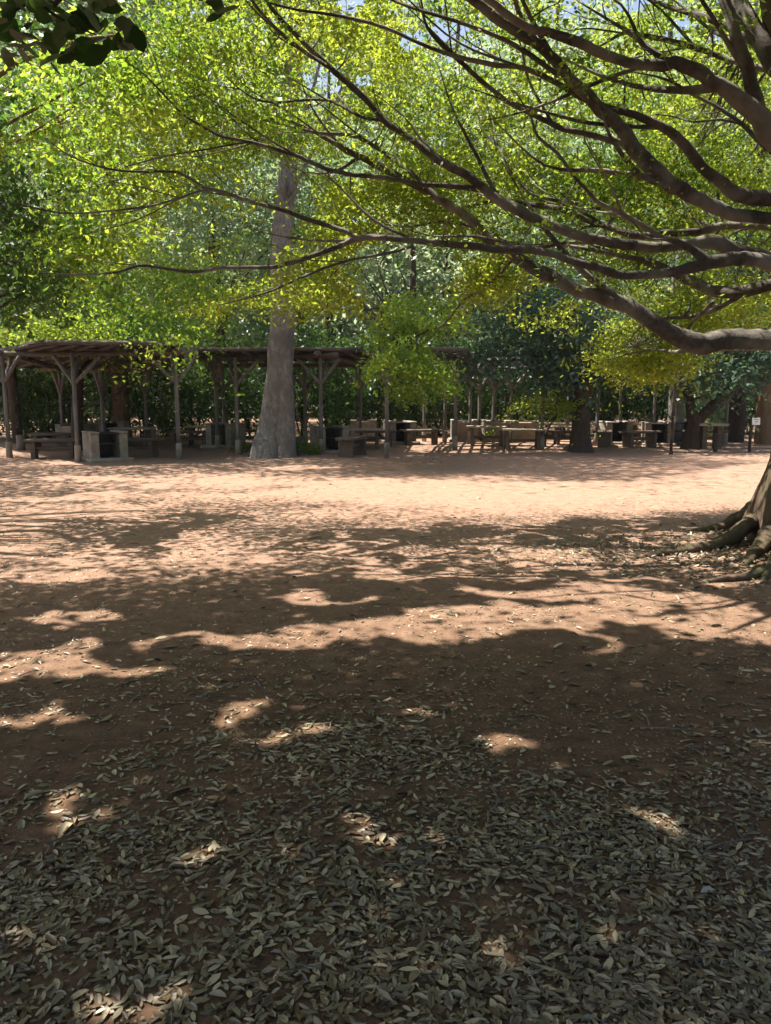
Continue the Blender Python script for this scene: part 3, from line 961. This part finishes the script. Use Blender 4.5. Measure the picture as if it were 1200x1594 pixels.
# small tree with lumpy dark crown right of centre
b1 = gp(904, 703)
Yd = b1[1]
T2 = ([b1 + [0, 0, -.1], b1 + [0, 0, .15], at(904, 670, Yd), at(905, 635, Yd), at(908, 605, Yd), at(915, 570, Yd), at(905, 520, Yd), at(890, 470, Yd + .2)], [.40, .27, .225, .21, .22, .15, .10, .04])
tree('dark_leaved_tree', 'low tree with a stout brown trunk and dark blue green crown, right of centre', b1 * [1, 1, 0], 6, .24, [((-1.3, 2.0, 4.6), (2.4, 1.7, 1.1), 40)], M['leaf_blue'], M['bark_dark'], .13, 130, .38, trunk_pts=T2, limbs=10, use_thin=.12,
     pxc=[(830, 502, 110, 52, 18.2, 21.5, 66), (765, 556, 72, 24, 18.2, 21, 24), (930, 552, 65, 36, 18.2, 21, 24), (870, 585, 50, 12, 18.4, 20.5, 7)], tintbias=-.1)
mbb = gp(838, 706)
tree('young_tree', 'slim young tree with bright lit leaves beside the stout brown trunk', gp(850, 696) * [1, 1, 0], 1.7, .03, [((.2, .2, 1.5), (.3, .3, .15), 3)], M['leaf_left'], M['bark_dark'], .10, 70, .22, limbs=3, use_thin=1,
     pxc=[(830, 628, 48, 7, 19, 20, 12), (885, 632, 14, 8, 19, 19.6, 4)], sz=.07, tintbias=.4)
# V-shaped tree at the right
b2 = gp(1074, 698)
Yv = b2[1]
T3 = ([b2 + [0, 0, -.1], b2 + [0, 0, .1], at(1076, 675, Yv), at(1080, 655, Yv), at(1073, 625, Yv), at(1066, 595, Yv), at(1063, 550, Yv), at(1055, 480, Yv)], [.30, .21, .18, .17, .12, .10, .07, .03])
vt = tree('forked_tree', 'dark tree forking low into an upright and a slanting limb, beside the pale counter', b2 * [1, 1, 0], 6, .2, [((1.0, 2.2, 4.6), (3.0, 1.8, 1.5), 60)], M['leaf_blue'], M['bark_dark'], .14, 110, .42, trunk_pts=T3, limbs=8, use_thin=.6,
          pxc=[(1130, 560, 90, 40, 18.5, 22, 40), (1050, 540, 60, 50, 19, 22, 20), (1180, 520, 60, 50, 19, 22, 22)], tintbias=.15)
mb = MB()
mb.tube([at(1079, 660, Yv), at(1096, 644, Yv), at(1120, 622, Yv - .1), at(1150, 596, Yv - .2), at(1185, 560, Yv - .3), at(1230, 520, Yv - .3)], [.15, .14, .13, .12, .09, .04], 10, 4, .1)
part(mb, 'slanting_limb', M['bark_dark'], vt)

tree('brown_trunk_tree', 'straight trunk of warm brown bark seen beneath the first shelter roof', gp(190, 684) * [1, 1, 0], 15, .27, [((0, 0, 11), (4.2, 4, 4), 150)], M['leaf_mid'], M['bark_brown'], .19, 80, .7)
BG = [  # px, Y, height, trunk radius, crown radius, crown centre height, material, label
    (30, 22.5, 13, .15, 3.4, 8.5, 'leaf_dark', 'dark trunked tree behind the left end of the first shelter'),
    (-40, 29, 19, .3, 4.8, 11, 'leaf_mid', 'big green tree filling the left edge behind the shelter'),
    (255, 29, 17, .22, 4.4, 9.5, 'leaf_mid', 'green tree behind the gap between the two near shelters'),
    (345, 34, 21, .3, 5.2, 12, 'leaf_pale', 'pale green tall tree behind the second shelter'),
    (520, 30, 14, .2, 4.4, 8.0, 'leaf_mid', 'rounded green tree just right of the tall grey trunk'),
    (640, 26.5, 9.5, .2, 3.4, 5.6, 'leaf_pale', 'pale sunlit tree behind the middle posts'),
    (700, 33, 18, .28, 5.2, 11.0, 'leaf_mid', 'tall green tree rising behind the pale sunlit tree'),
    (800, 30, 15, .25, 4.6, 8.5, 'leaf_pale', 'pale green tree above the dark blue green crown'),
    (940, 28, 13, .22, 4.2, 7.4, 'leaf_mid', 'green tree behind the stone hearths at the right'),
    (1050, 22.3, 12, .24, 3.6, 8.5, 'leaf_mid', 'mossy straight trunk standing just behind the forked tree'),
    (1141, 23, 14, .27, 3.8, 9.0, 'leaf_dark', 'thick dark trunk next to the white sign'),
    (1188, 22, 14, .24, 4.0, 9.0, 'leaf_mid', 'reddish brown trunk furthest along behind the white sign'),
    (1010, 34, 20, .3, 5.4, 12.5, 'leaf_mid', 'tall tree high behind the yellowing sprays'),
    (1160, 36, 22, .3, 5.6, 13.5, 'leaf_pale', 'tall pale tree behind the sloping upper limbs'),
    (470, 38, 23, .3, 5.4, 14.5, 'leaf_mid', 'tallest background tree behind the broken branch stubs'),
    (120, 37, 22, .3, 5.6, 14, 'leaf_pale', 'pale tall tree behind the bright left foliage'),
    (850, 40, 24, .3, 5.6, 15.5, 'leaf_pale', 'distant tall tree seen between the sweeping limbs'),
    (600, 42, 25, .3, 5.0, 15.0, 'leaf_mid', 'distant tree under the small gap of sky'),
]
for px, Yb, H, r0, cr, ch, mt, lb in BG:
    x = (px - 600) * Yb / F
    bk = M['bark_dark'] if px not in (1188, 1050, 255) else (M['bark_brown'] if px == 1188 else M['bark_grey'])
    tree('woodland_tree', lb, (x, Yb, 0), H, r0, [((0, 0, ch), (cr, cr * .8, ch * .52), int((80 if px > 560 else 115) * (cr / 4) ** 1.5))], M[mt], bk, .17 + (Yb - 20) * .006, 85, .62, group='trees of the wood behind the shelters', limbs=9)

# far wood as one mass
xs = rng.uniform(-34, 34, 2400)
U = np.stack([xs, rng.uniform(44, 54, 2400), rng.uniform(0, 1, 2400) ** 1.1 * (17 + 7 * vnoise(xs, xs * 0, 5, 13))], 1)
P = clusters(U, 60, 1.0, .5)
P = skygap(P[P[:, 2] > 0])
o = leaf_mesh('far_wood', P, .42, M['leaf_mid'], None, None, .4, .55, kind='stuff')
tag(o, 'hazy far edge of the wood behind all the trees', 'wood', kind='stuff')
U = np.stack([rng.uniform(-60, 60, 900), rng.uniform(60, 66, 900), rng.uniform(0, 15, 900)], 1)
P = clusters(U, 60, 1.6, .9)
P = P[P[:, 2] > 0]
tag(leaf_mesh('distant_wood', P, .8, M['leaf_dark'], None, None, .4, .6), 'dark wood closing the view beyond the far trees', 'wood', kind='stuff')

# shrubs behind the shelters
SH = [(-30, 24, 2.6), (40, 25, 3.0), (75, 23.5, 2.0), (115, 26, 3.1), (165, 25, 2.8), (225, 24.5, 3.0), (262, 26, 2.5), (305, 24.5, 3.1), (350, 25.5, 2.7), (392, 24.5, 3.0), (470, 25, 3.2), (515, 24.3, 3.1), (545, 26, 2.8), (590, 25.5, 3.2), (640, 26.5, 2.6), (682, 25.8, 3.2), (730, 27, 2.8),
      (775, 26.5, 3.0), (830, 27, 2.8), (880, 26, 3.0), (932, 26.5, 2.6), (975, 27, 3.0), (1030, 27.5, 2.7), (1100, 25.5, 2.2), (1118, 28, 3.1), (1165, 27, 3.0), (1225, 26, 3.0)]
WHERE = ['at the left frame edge', 'behind the Y braced post at far left', 'behind the first dark bench', 'right behind the tall front post of the first shelter', 'around the warm brown trunk', 'under the right half of the first roof', 'beside the right front post of the first shelter',
         'left of the bright edged pair of posts', 'behind the sooty hearth of the second shelter', 'left of the thick grey trunk', 'right of the thick grey trunk', 'behind the reddish post of the second shelter', 'behind the tan stone wall', 'behind the dark foreground post in the middle', 'behind the middle hearth', 'behind the bright post with a pale footing',
         'behind the slanting view of the tan wall', 'behind the back of the light topped table', 'above the sunlit long table', 'left of the stout brown trunk', 'right of the stout brown trunk', 'behind the white lit post', 'behind the pair of right hand hearths', 'sunlit and low between the limbs of the forked tree', 'beneath the slanting limb', 'behind the white sign', 'at the right frame edge']
for (px, Yb, h), wh in zip(SH, WHERE):
    x = (px - 600) * Yb / F
    h *= rng.uniform(.9, 1.1)
    sh = empty('shrub', 'leafy dark shrub ' + wh, 'shrub', (x, Yb, 0), 0, 'shrubs along the edge of the wood')
    mb = MB()
    for k in range(5):
        e = np.array([x + rng.normal(0, .5), Yb + rng.normal(0, .3), h * rng.uniform(.6, .9)])
        mb.tube([(x + rng.normal(0, .08), Yb, -.05), (x * .5 + e[0] * .5 + rng.normal(0, .1), Yb, h * .4), e], [.03, .02, .008], 6, 3)
    part(mb, 'stem', M['bark_dark'], sh)
    C = ball((x, Yb, h * .55), (1.05, .8, h * .52), 36, .2)
    P = clusters(C, 75, .28, .16)
    P = P[P[:, 2] > .05]
    leaf_mesh('foliage', P - np.array([x, Yb, 0]), .15, M['leaf_mid'] if 'sunlit' in wh else M['leaf_dark'], sh, None, .35, .42)  # shrubs worded sunlit get paler leaves, sunlight put into the colour


# ------------------------------------------------------------------ shelters
def lerp(a, b_, s):
    return np.asarray(a) * (1 - s) + np.asarray(b_) * s


def post_part(root, base, top, r=.046, foot=.36, dark=False):
    mb = MB()
    base = np.asarray(base, float)
    lean = rng.normal(0, .012, 2)
    mb.tube([base + [0, 0, foot - .04], base + [lean[0] * .5, lean[1] * .5, (foot + top) / 2], base + [lean[0], lean[1], top]], [r, r * .97, r * .92], 14, 3, .03)
    p = part(mb, 'post', M['bark_dark'] if dark else M['post'], root)
    mb = MB()
    mb.tube([base + [0, 0, -.08], base + [0, 0, foot - .03], base + [0, 0, foot]], [r * 1.55, r * 1.45, r * 1.2], 16, 1)
    f = mb.build('footing', M['bark_dark'] if dark else M['concrete'], p, True, loc=np.array(root.location))
    return base + [lean[0], lean[1], top]


def log(root, name, a, b_, r, mat=None, sides=10):
    mb = MB()
    a, b_ = np.asarray(a, float), np.asarray(b_, float)
    mb.tube([a, (a + b_) / 2 + rng.normal(0, .008, 3), b_], [r, r * .97, r * .95], sides, 3, .03)
    return part(mb, name, mat or M['beam'], root)


def shelter(label, posts, corners, hf, hb, step=1):
    """posts: list of (x, y, kind f/b); corners fl, fr, br, bl of the roof"""
    fl, fr, br_, bl = [np.array(c_, float) for c_ in corners]
    cen = (fl + fr + br_ + bl) / 4
    root = empty('shelter', label, 'shelter', (cen[0], cen[1], 0), 0, 'timber picnic shelters')
    tops = []
    hh = lambda k: (hf if k == 'f' else hb)
    for x, y, k in posts:
        if k == 'd':
            tops.append((post_part(root, (x, y, gz(x, y)), hf - .13, .036, .08, True), 'f'))
        else:
            tops.append((post_part(root, (x, y, gz(x, y)), hh(k) - .13), k))
    F_ = [t_ for t_, k in tops if k == 'f']
    B_ = [t_ for t_, k in tops if k == 'b']
    ext = lambda a, b_, e: (a + (a - b_) / np.linalg.norm(a - b_) * e, b_ + (b_ - a) / np.linalg.norm(a - b_) * e)
    for row in (F_, B_):
        a, b_ = ext(row[0], row[-1], .5)
        log(root, 'beam', a + [0, 0, .02], b_ + [0, 0, .02], .062)
    for a, b_ in ((F_[0], B_[0]), (F_[-1], B_[-1])):
        a, b_ = ext(a, b_, .35)
        log(root, 'beam', a + [0, 0, .03], b_ + [0, 0, .03], .07)
    for row, other in ((F_, B_), (B_, F_)):
        for i, p in enumerate(row):
            tg = []
            for q_ in ([row[i - 1]] if i else []) + ([row[i + 1]] if i < len(row) - 1 else []) + [other[min(i, len(other) - 1)]]:
                d = q_ - p
                d[2] = 0
                d /= np.linalg.norm(d)
                tg.append(d)
            if len(row) > 1 and (i == 0 or i == len(row) - 1):
                tg.append(-tg[0] * .8)
            for d in tg:
                log(root, 'brace', p + d * .03 + [0, 0, -.62], p + d * .55 + [0, 0, -.06], .042, M['post'], 8)
    n = 7
    for i in range(n):
        s = (i + .5) / n
        a = lerp(fl, fr, s)
        b_ = lerp(bl, br_, s)
        log(root, 'rafter', np.array([a[0], a[1], hf - .01]), np.array([b_[0], b_[1], hb - .01]), .045, M['beam'], 8)
    # boards laid across the rafters, ragged at the ends
    mb = MB()
    m_ = 15
    for i in range(0, m_, step):  # a larger step leaves boards out so more sun comes through
        s0, s1 = i / m_, (i + 1.12) / m_
        a, b_ = lerp(fl, bl, s0), lerp(fr, br_, s0)
        c_, d_ = lerp(fr, br_, s1), lerp(fl, bl, s1)
        z0, z1 = hf + (hb - hf) * s0, hf + (hb - hf) * s1
        e0, e1 = rng.uniform(-.12, .12, 2)
        ux = (b_ - a) / np.linalg.norm(b_ - a)
        q_ = []
        segs = 8
        zz = rng.normal(0, .008, segs + 1) - .02 * np.sin(np.linspace(0, 3.14, segs + 1))
        V, Fc = [], []
        for k in range(segs + 1):
            s = k / segs
            for base, z in ((lerp(a - ux * e0, b_ + ux * e1, s), z0 + .035), (lerp(d_ - ux * e0, c_ + ux * e1, s), z1 + .055)):
                V += [(base[0], base[1], z + zz[k]), (base[0], base[1], z + .050 + zz[k])]
        for k in range(segs):
            o_ = k * 4
            Fc += [(o_, o_ + 4, o_ + 5, o_ + 1), (o_ + 2, o_ + 3, o_ + 7, o_ + 6), (o_ + 1, o_ + 5, o_ + 7, o_ + 3), (o_, o_ + 2, o_ + 6, o_ + 4)]
        Fc += [(0, 1, 3, 2), (segs * 4, segs * 4 + 2, segs * 4 + 3, segs * 4 + 1)]
        mb.add(V, Fc)
    rf = part(mb, 'roof', M['roofwood'], root, False)
    mb = MB()
    for q0, q1, ha, hb2 in ((fl, fr, hf, hf), (fl, bl, hf, hb), (fr, br_, hf, hb)):
        d = (q1 - q0) / np.linalg.norm(q1 - q0)
        mid = (q0 + q1) / 2
        L = np.linalg.norm(q1 - q0)
        mb.tube([(q0[0], q0[1], ha + .03), (mid[0], mid[1], (ha + hb2) / 2 + .035), (q1[0], q1[1], hb2 + .03)], [.045, .045, .045], 8, 2, .04)
    part(mb, 'edge_log', M['beam'], root)
    return root


def gx2(px, py):
    p = gp(px, py)
    return (p[0], p[1])


def px2(px, Y):
    return ((px - 600) * Y / F, Y)


shelter('first timber shelter at the far left with its dark roof corner pointing forward', [(*gx2(15, 712), 'f'), (*gx2(122, 718), 'f'), (*gx2(279, 715), 'f'), (*px2(100, 21.5), 'b'), (*px2(163, 18.9), 'b'), (*px2(230, 21.3), 'b')],
        [(-6.85, 15.95), (-4.35, 16.5), (-6.2, 24.4), (-15.5, 26.0)], 2.43, 2.18)
shelter('second timber shelter behind the thick grey trunk, with reddish posts', [(*gx2(339, 699), 'f'), (*gx2(371, 707), 'f'), (*gx2(500, 708), 'f'), (*px2(350, 22.4), 'b'), (*px2(476, 22.2), 'b'), (*px2(561, 22.4), 'b')],
        [(-4.72, 18.15), (-.62, 18.05), (-.2, 22.6), (-5.2, 22.8)], 2.40, 2.30)
shelter('third timber shelter under the drooping yellow green spray in the middle', [(*gx2(602, 713), 'f'), (*gx2(708, 700), 'f'), (*px2(660, 23), 'b'), (*px2(745, 23.5), 'b')],
        [(-.2, 17.3), (1.9, 18.4), (2.7, 23.6), (.7, 23.2)], 2.40, 2.30, 3)
shelter('fourth timber shelter behind the dark blue green crown', [(*gx2(692, 689), 'f'), (*gx2(731, 691), 'f'), (*gx2(843, 700), 'f'), (*px2(766, 25), 'b'), (*px2(793, 24.8), 'b'), (*px2(882, 25), 'b')],
        [(1.7, 21.0), (4.4, 19.2), (6.4, 25.2), (3.2, 25.6)], 2.42, 2.32, 3)
shelter('fifth timber shelter over the hearths at the right, beside the forked tree', [(*gx2(928, 694), 'f'), (*gx2(1044, 707), 'd'), (*gx2(1128, 692), 'f'), (*px2(962, 25), 'b'), (*px2(1015, 25.2), 'b'), (*px2(1090, 24.8), 'b')],
        [(5.0, 19.4), (9.2, 18.8), (9.8, 25.4), (7.0, 25.8)], 2.44, 2.34, 3)


# ------------------------------------------------------------------ hearths, benches, tables
def make_hearth(label, loc, rz):
    root = empty('cooking_hearth', label, 'hearth', loc, rz, 'stone cooking hearths')
    for sx_ in (-1, 1):
        mb = MB()
        mb.box((sx_ * .30, 0, .30), (.17, .74, .60), bev=.018)
        mb.box((sx_ * .30, -.015, .615), (.19, .78, .04), bev=.012)
        mb.build('side_wall', M['concrete'] if sx_ < 0 else M['concrete'], root)
    mb = MB()
    mb.box((0, .295, .30), (.427, .14, .58), bev=.012)
    mb.build('back_wall', M['stone'], root)
    mb = MB()
    mb.box((0, -.06, .03), (.90, .98, .09), bev=.02)
    mb.build('base_slab', M['concrete'], root)
    mb = MB()
    mb.box((0, -.075, .595), (.424, .594, .025), bev=.006)
    for k in range(5):
        mb.box((-.16 + k * .08, -.19, .37), (.018, .30, .018))
    mb.box((0, -.345, .37), (.425, .018, .025))
    mb.box((0, -.035, .37), (.425, .018, .025))
    mb.build('grill', M['iron'], root)
    mb = MB()
    mb.box((0, .218, .33), (.42, .010, .48))
    mb.box((0, -.07, .085), (.42, .55, .012))
    mb.build('soot_plate', M['iron'], root)
    return root


def make_bench(label, loc, rz):
    root = empty('bench', label, 'bench', loc, rz, 'low timber benches')
    mb = MB()
    for k in range(2):
        mb.box((0, -.10 + k * .20, .40), (1.15, .185, .06), bev=.012)
    mb.build('seat', M['bench'], root)
    for sx_ in (-1, 1):
        mb = MB()
        mb.box((sx_ * .40, 0, .18), (.09, .34, .38), bev=.012)
        mb.build('leg', M['bench'], root)
    mb = MB()
    mb.box((0, 0, .22), (.70, .06, .08), bev=.01)
    mb.build('stretcher', M['bench'], root)
    return root


def make_table(label, loc, rz):
    root = empty('picnic_table', label, 'table', loc, rz, 'timber picnic tables')
    mb = MB()
    for k in range(4):
        mb.box((0, -.285 + k * .19, .665), (1.35, .178, .055), bev=.01)
    mb.build('tabletop', M['pale_wood'], root)
    for sx_ in (-1, 1):
        for sy in (-1, 1):
            mb = MB()
            mb.box((sx_ * .48, sy * .22, .31), (.09, .09, .66), rx=sy * .22, bev=.01)
            mb.build('leg', M['bench'], root)
    mb = MB()
    for sx_ in (-1, 1):
        mb.box((sx_ * .48, 0, .60), (.07, .62, .07), bev=.01)
    mb.box((0, 0, .30), (.90, .05, .08), bev=.01)
    mb.build('brace', M['bench'], root)
    return root


def spread(maker, items):
    proto = None
    for label, (px, py), rz in items:
        p = gp(px, py)
        p[2] = gz(p[0], p[1])
        if proto is None:
            o = proto = maker(label, p, R(rz))
            if maker is make_table:
                o.scale = (.82, .82, .76)
        else:
            o = copy_tree(proto)
            o.location = p
            o.rotation_euler = (0, 0, R(rz))
            o['label'] = label


spread(make_hearth, [
    ('pale stone hearth with open sooty front in the middle of the first shelter', (165, 716), 34),
    ('stone hearth half hidden behind the open fronted one in the first shelter', (122, 698), 165),
    ('third hearth of the first shelter, square and sooty behind the brown trunk', (176, 692), 8),
    ('sooty hearth beside the bright edged post left of the thick grey trunk', (352, 696), -20),
    ('hearth with a dark opening just right of the thick grey trunk', (513, 704), 22),
    ('sooty hearth behind the dark middle post', (622, 690), 15),
    ('tan hearth back behind the table left of the dark middle post', (566, 686), 180),
    ('tan hearth back left of the light topped tables', (722, 687), 178),
    ('tan hearth back behind the light topped table', (772, 687), 182),
    ('tan hearth back behind the long sunlit table', (815, 687), 176),
    ('sooty hearth right of the stout brown trunk', (955, 690), 8),
    ('hearth with dark opening left of the forked tree', (1022, 692), -10),
    ('small hearth directly left of the forked tree base', (1051, 690), 5),
])
spread(make_bench, [
    ('dark bench left of the first shelter hearth', (84, 713), 12),
    ('dark bench behind the leftmost one in the first shelter', (84, 700), 5),
    ('dark bench right of the first shelter hearth', (214, 711), -8),
    ('bench in deep shade near the right post of the first shelter', (296, 695), 3),
    ('stubby dark bench seen end on left of the middle post', (549, 710), 70),
    ('dark bench right of the middle post', (655, 692), 15),
    ('bench left of the stout brown trunk, in its shade', (868, 695), 0),
    ('short bench seen end on right of the stout brown trunk', (940, 695), 75),
    ('bench in front of the two right hand hearths', (995, 696), 25),
    ('bench in the shade to the right of the forked tree', (1096, 694), -5),
    ('bench under the third roof behind the middle post', (585, 694), 0),
    ('dark bench behind the thick grey trunk', (385, 694), 8),
])
spread(make_table, [
    ('dark table behind the bench right of the first hearth', (207, 697), 0),
    ('light topped table left of the dark middle post', (563, 698), 4),
    ('light topped table behind the pale footed posts', (757, 694), -4),
    ('long sunlit table with trestle legs left of the stout trunk', (812, 700), -3),
    ('shaded table behind the reddish posts of the second shelter', (320, 692), 5),
    ('table almost hidden behind the stout brown trunk', (888, 692), 0),
])

# pale counter running behind the right-hand shelters
def counter(label, x0, x1, Yc, h, n):
    root = empty('counter', label, 'counter', ((x0 + x1) / 2, Yc, 0))
    c_ = np.array(root.location)
    mb = MB()
    mb.box(((x0 + x1) / 2, Yc, h), (x1 - x0, .45, .07), bev=.012)
    part(mb, 'worktop', M['pale_wood'], root, False)
    for k in range(n):
        x = x0 + (x1 - x0) * (k + .5) / n
        mb = MB()
        mb.box((x, Yc, h / 2 - .03), (.12, .30, h), bev=.012)
        part(mb, 'leg', M['bench'], root, False)


counter('long pale counter running behind the right hand hearths', px2(700, 25.6)[0], px2(1062, 25.6)[0], 25.6, .42, 7)
counter('short pale counter between the forked tree and the white post', px2(1081, 20.4)[0], px2(1126, 20.4)[0], 20.4, .62, 2)

# low plants at the foot of the grey trunk and along the wood's edge
for (px, py, hgt, lb) in ((468, 706, .32, 'small green weeds at the right foot of the thick grey trunk'), (486, 709, .25, 'low green weeds between the grey trunk and the reddish post'), (380, 704, .2, 'tiny weeds at the left foot of the thick grey trunk'),
                          (768, 688, .55, 'leafy sprout standing behind the light topped table'), (1090, 690, .8, 'sunlit bushy plant left of the slanting limb')):
    p = gp(px, py)
    C = ball((p[0], p[1], hgt * .55), (.28, .2, hgt * .45), 14, .1)
    P = clusters(C, 26, .08, .05)
    P = P[P[:, 2] > .01]
    r_ = empty('weed_plant', lb, 'plant', (p[0], p[1], 0), 0, 'low plants on the bare soil')
    mb = MB()
    for k in range(5):
        e = C[k]
        mb.tube([(p[0] + rng.normal(0, .03), p[1], -.03), (p[0] * .5 + e[0] * .5, p[1], e[2] * .6), e], [.008, .006, .002], 5, 3)
    part(mb, 'stem', M['bark_dark'], r_)
    leaf_mesh('foliage', P - np.array([p[0], p[1], 0]), .07, M['leaf_left'], r_, None, .4, .4)

# white notice on a post
s0 = gp(1166, 704)
sg = empty('notice_sign', 'small white notice board on a dark post at the right, beyond the big trunk', 'sign', s0)
mb = MB()
mb.tube([(0, 0, -.1), (0, 0, .45), (0, 0, .93)], [.04, .038, .036], 10, 2, .03)
mb.build('post', M['bark_dark'], sg, True)
mb = MB()
mb.box((.09, -.05, .76), (.19, .025, .18), rx=-.15, bev=.006)
pn = mb.build('board', M['sign'], sg)
mb = MB()
for k in range(3):
    mb.box((.09 + (.01 if k == 1 else 0), -.0665 - (.80 - k * .035 - .76) * -.15, .80 - k * .04), (.10 - .03 * k, .003, .012), rx=-.15)
mb.build('printed_lines', M['iron'], pn)

# small stakes and stumps
def stake(label, px, py, h, r, mat, name='stake'):
    p = gp(px, py)
    mb = MB()
    mb.tube([p + [0, 0, -.08], p + [0, 0, h * .6], p + [rng.normal(0, .01), 0, h]], [r * 1.1, r, r * .9], 12, 2, .05)
    o = mb.build(name, mat, None, True, loc=p)
    tag(o, label, name)


stake('short pale wooden stump behind the left post of the first shelter', 33, 700, .38, .10, M['post'], 'stump')
stake('dark wooden stake standing alone below the short pale counter', 1113, 703, .46, .05, M['bark_dark'])
stake('pale squat stump right of the first shelter', 240, 691, .42, .09, M['concrete'], 'stump')

# ------------------------------------------------------------------ air
mb = MB()
mb.box((0, 165, 16), (460, 400, 34))
m = bpy.data.materials.new('haze_air')
m.use_nodes = True
t = m.node_tree
t.nodes.remove(t.nodes['Principled BSDF'])
pv = t.nodes.new('ShaderNodeVolumePrincipled')
pv.inputs['Color'].default_value = (.86, .93, .96, 1)
pv.inputs['Density'].default_value = HAZE
pv.inputs['Anisotropy'].default_value = .3
t.links.new(pv.outputs[0], t.nodes['Material Output'].inputs['Volume'])
hz = mb.build('haze', m)
tag(hz, 'thin pale haze hanging in the clearing and the wood', 'haze', kind='stuff')
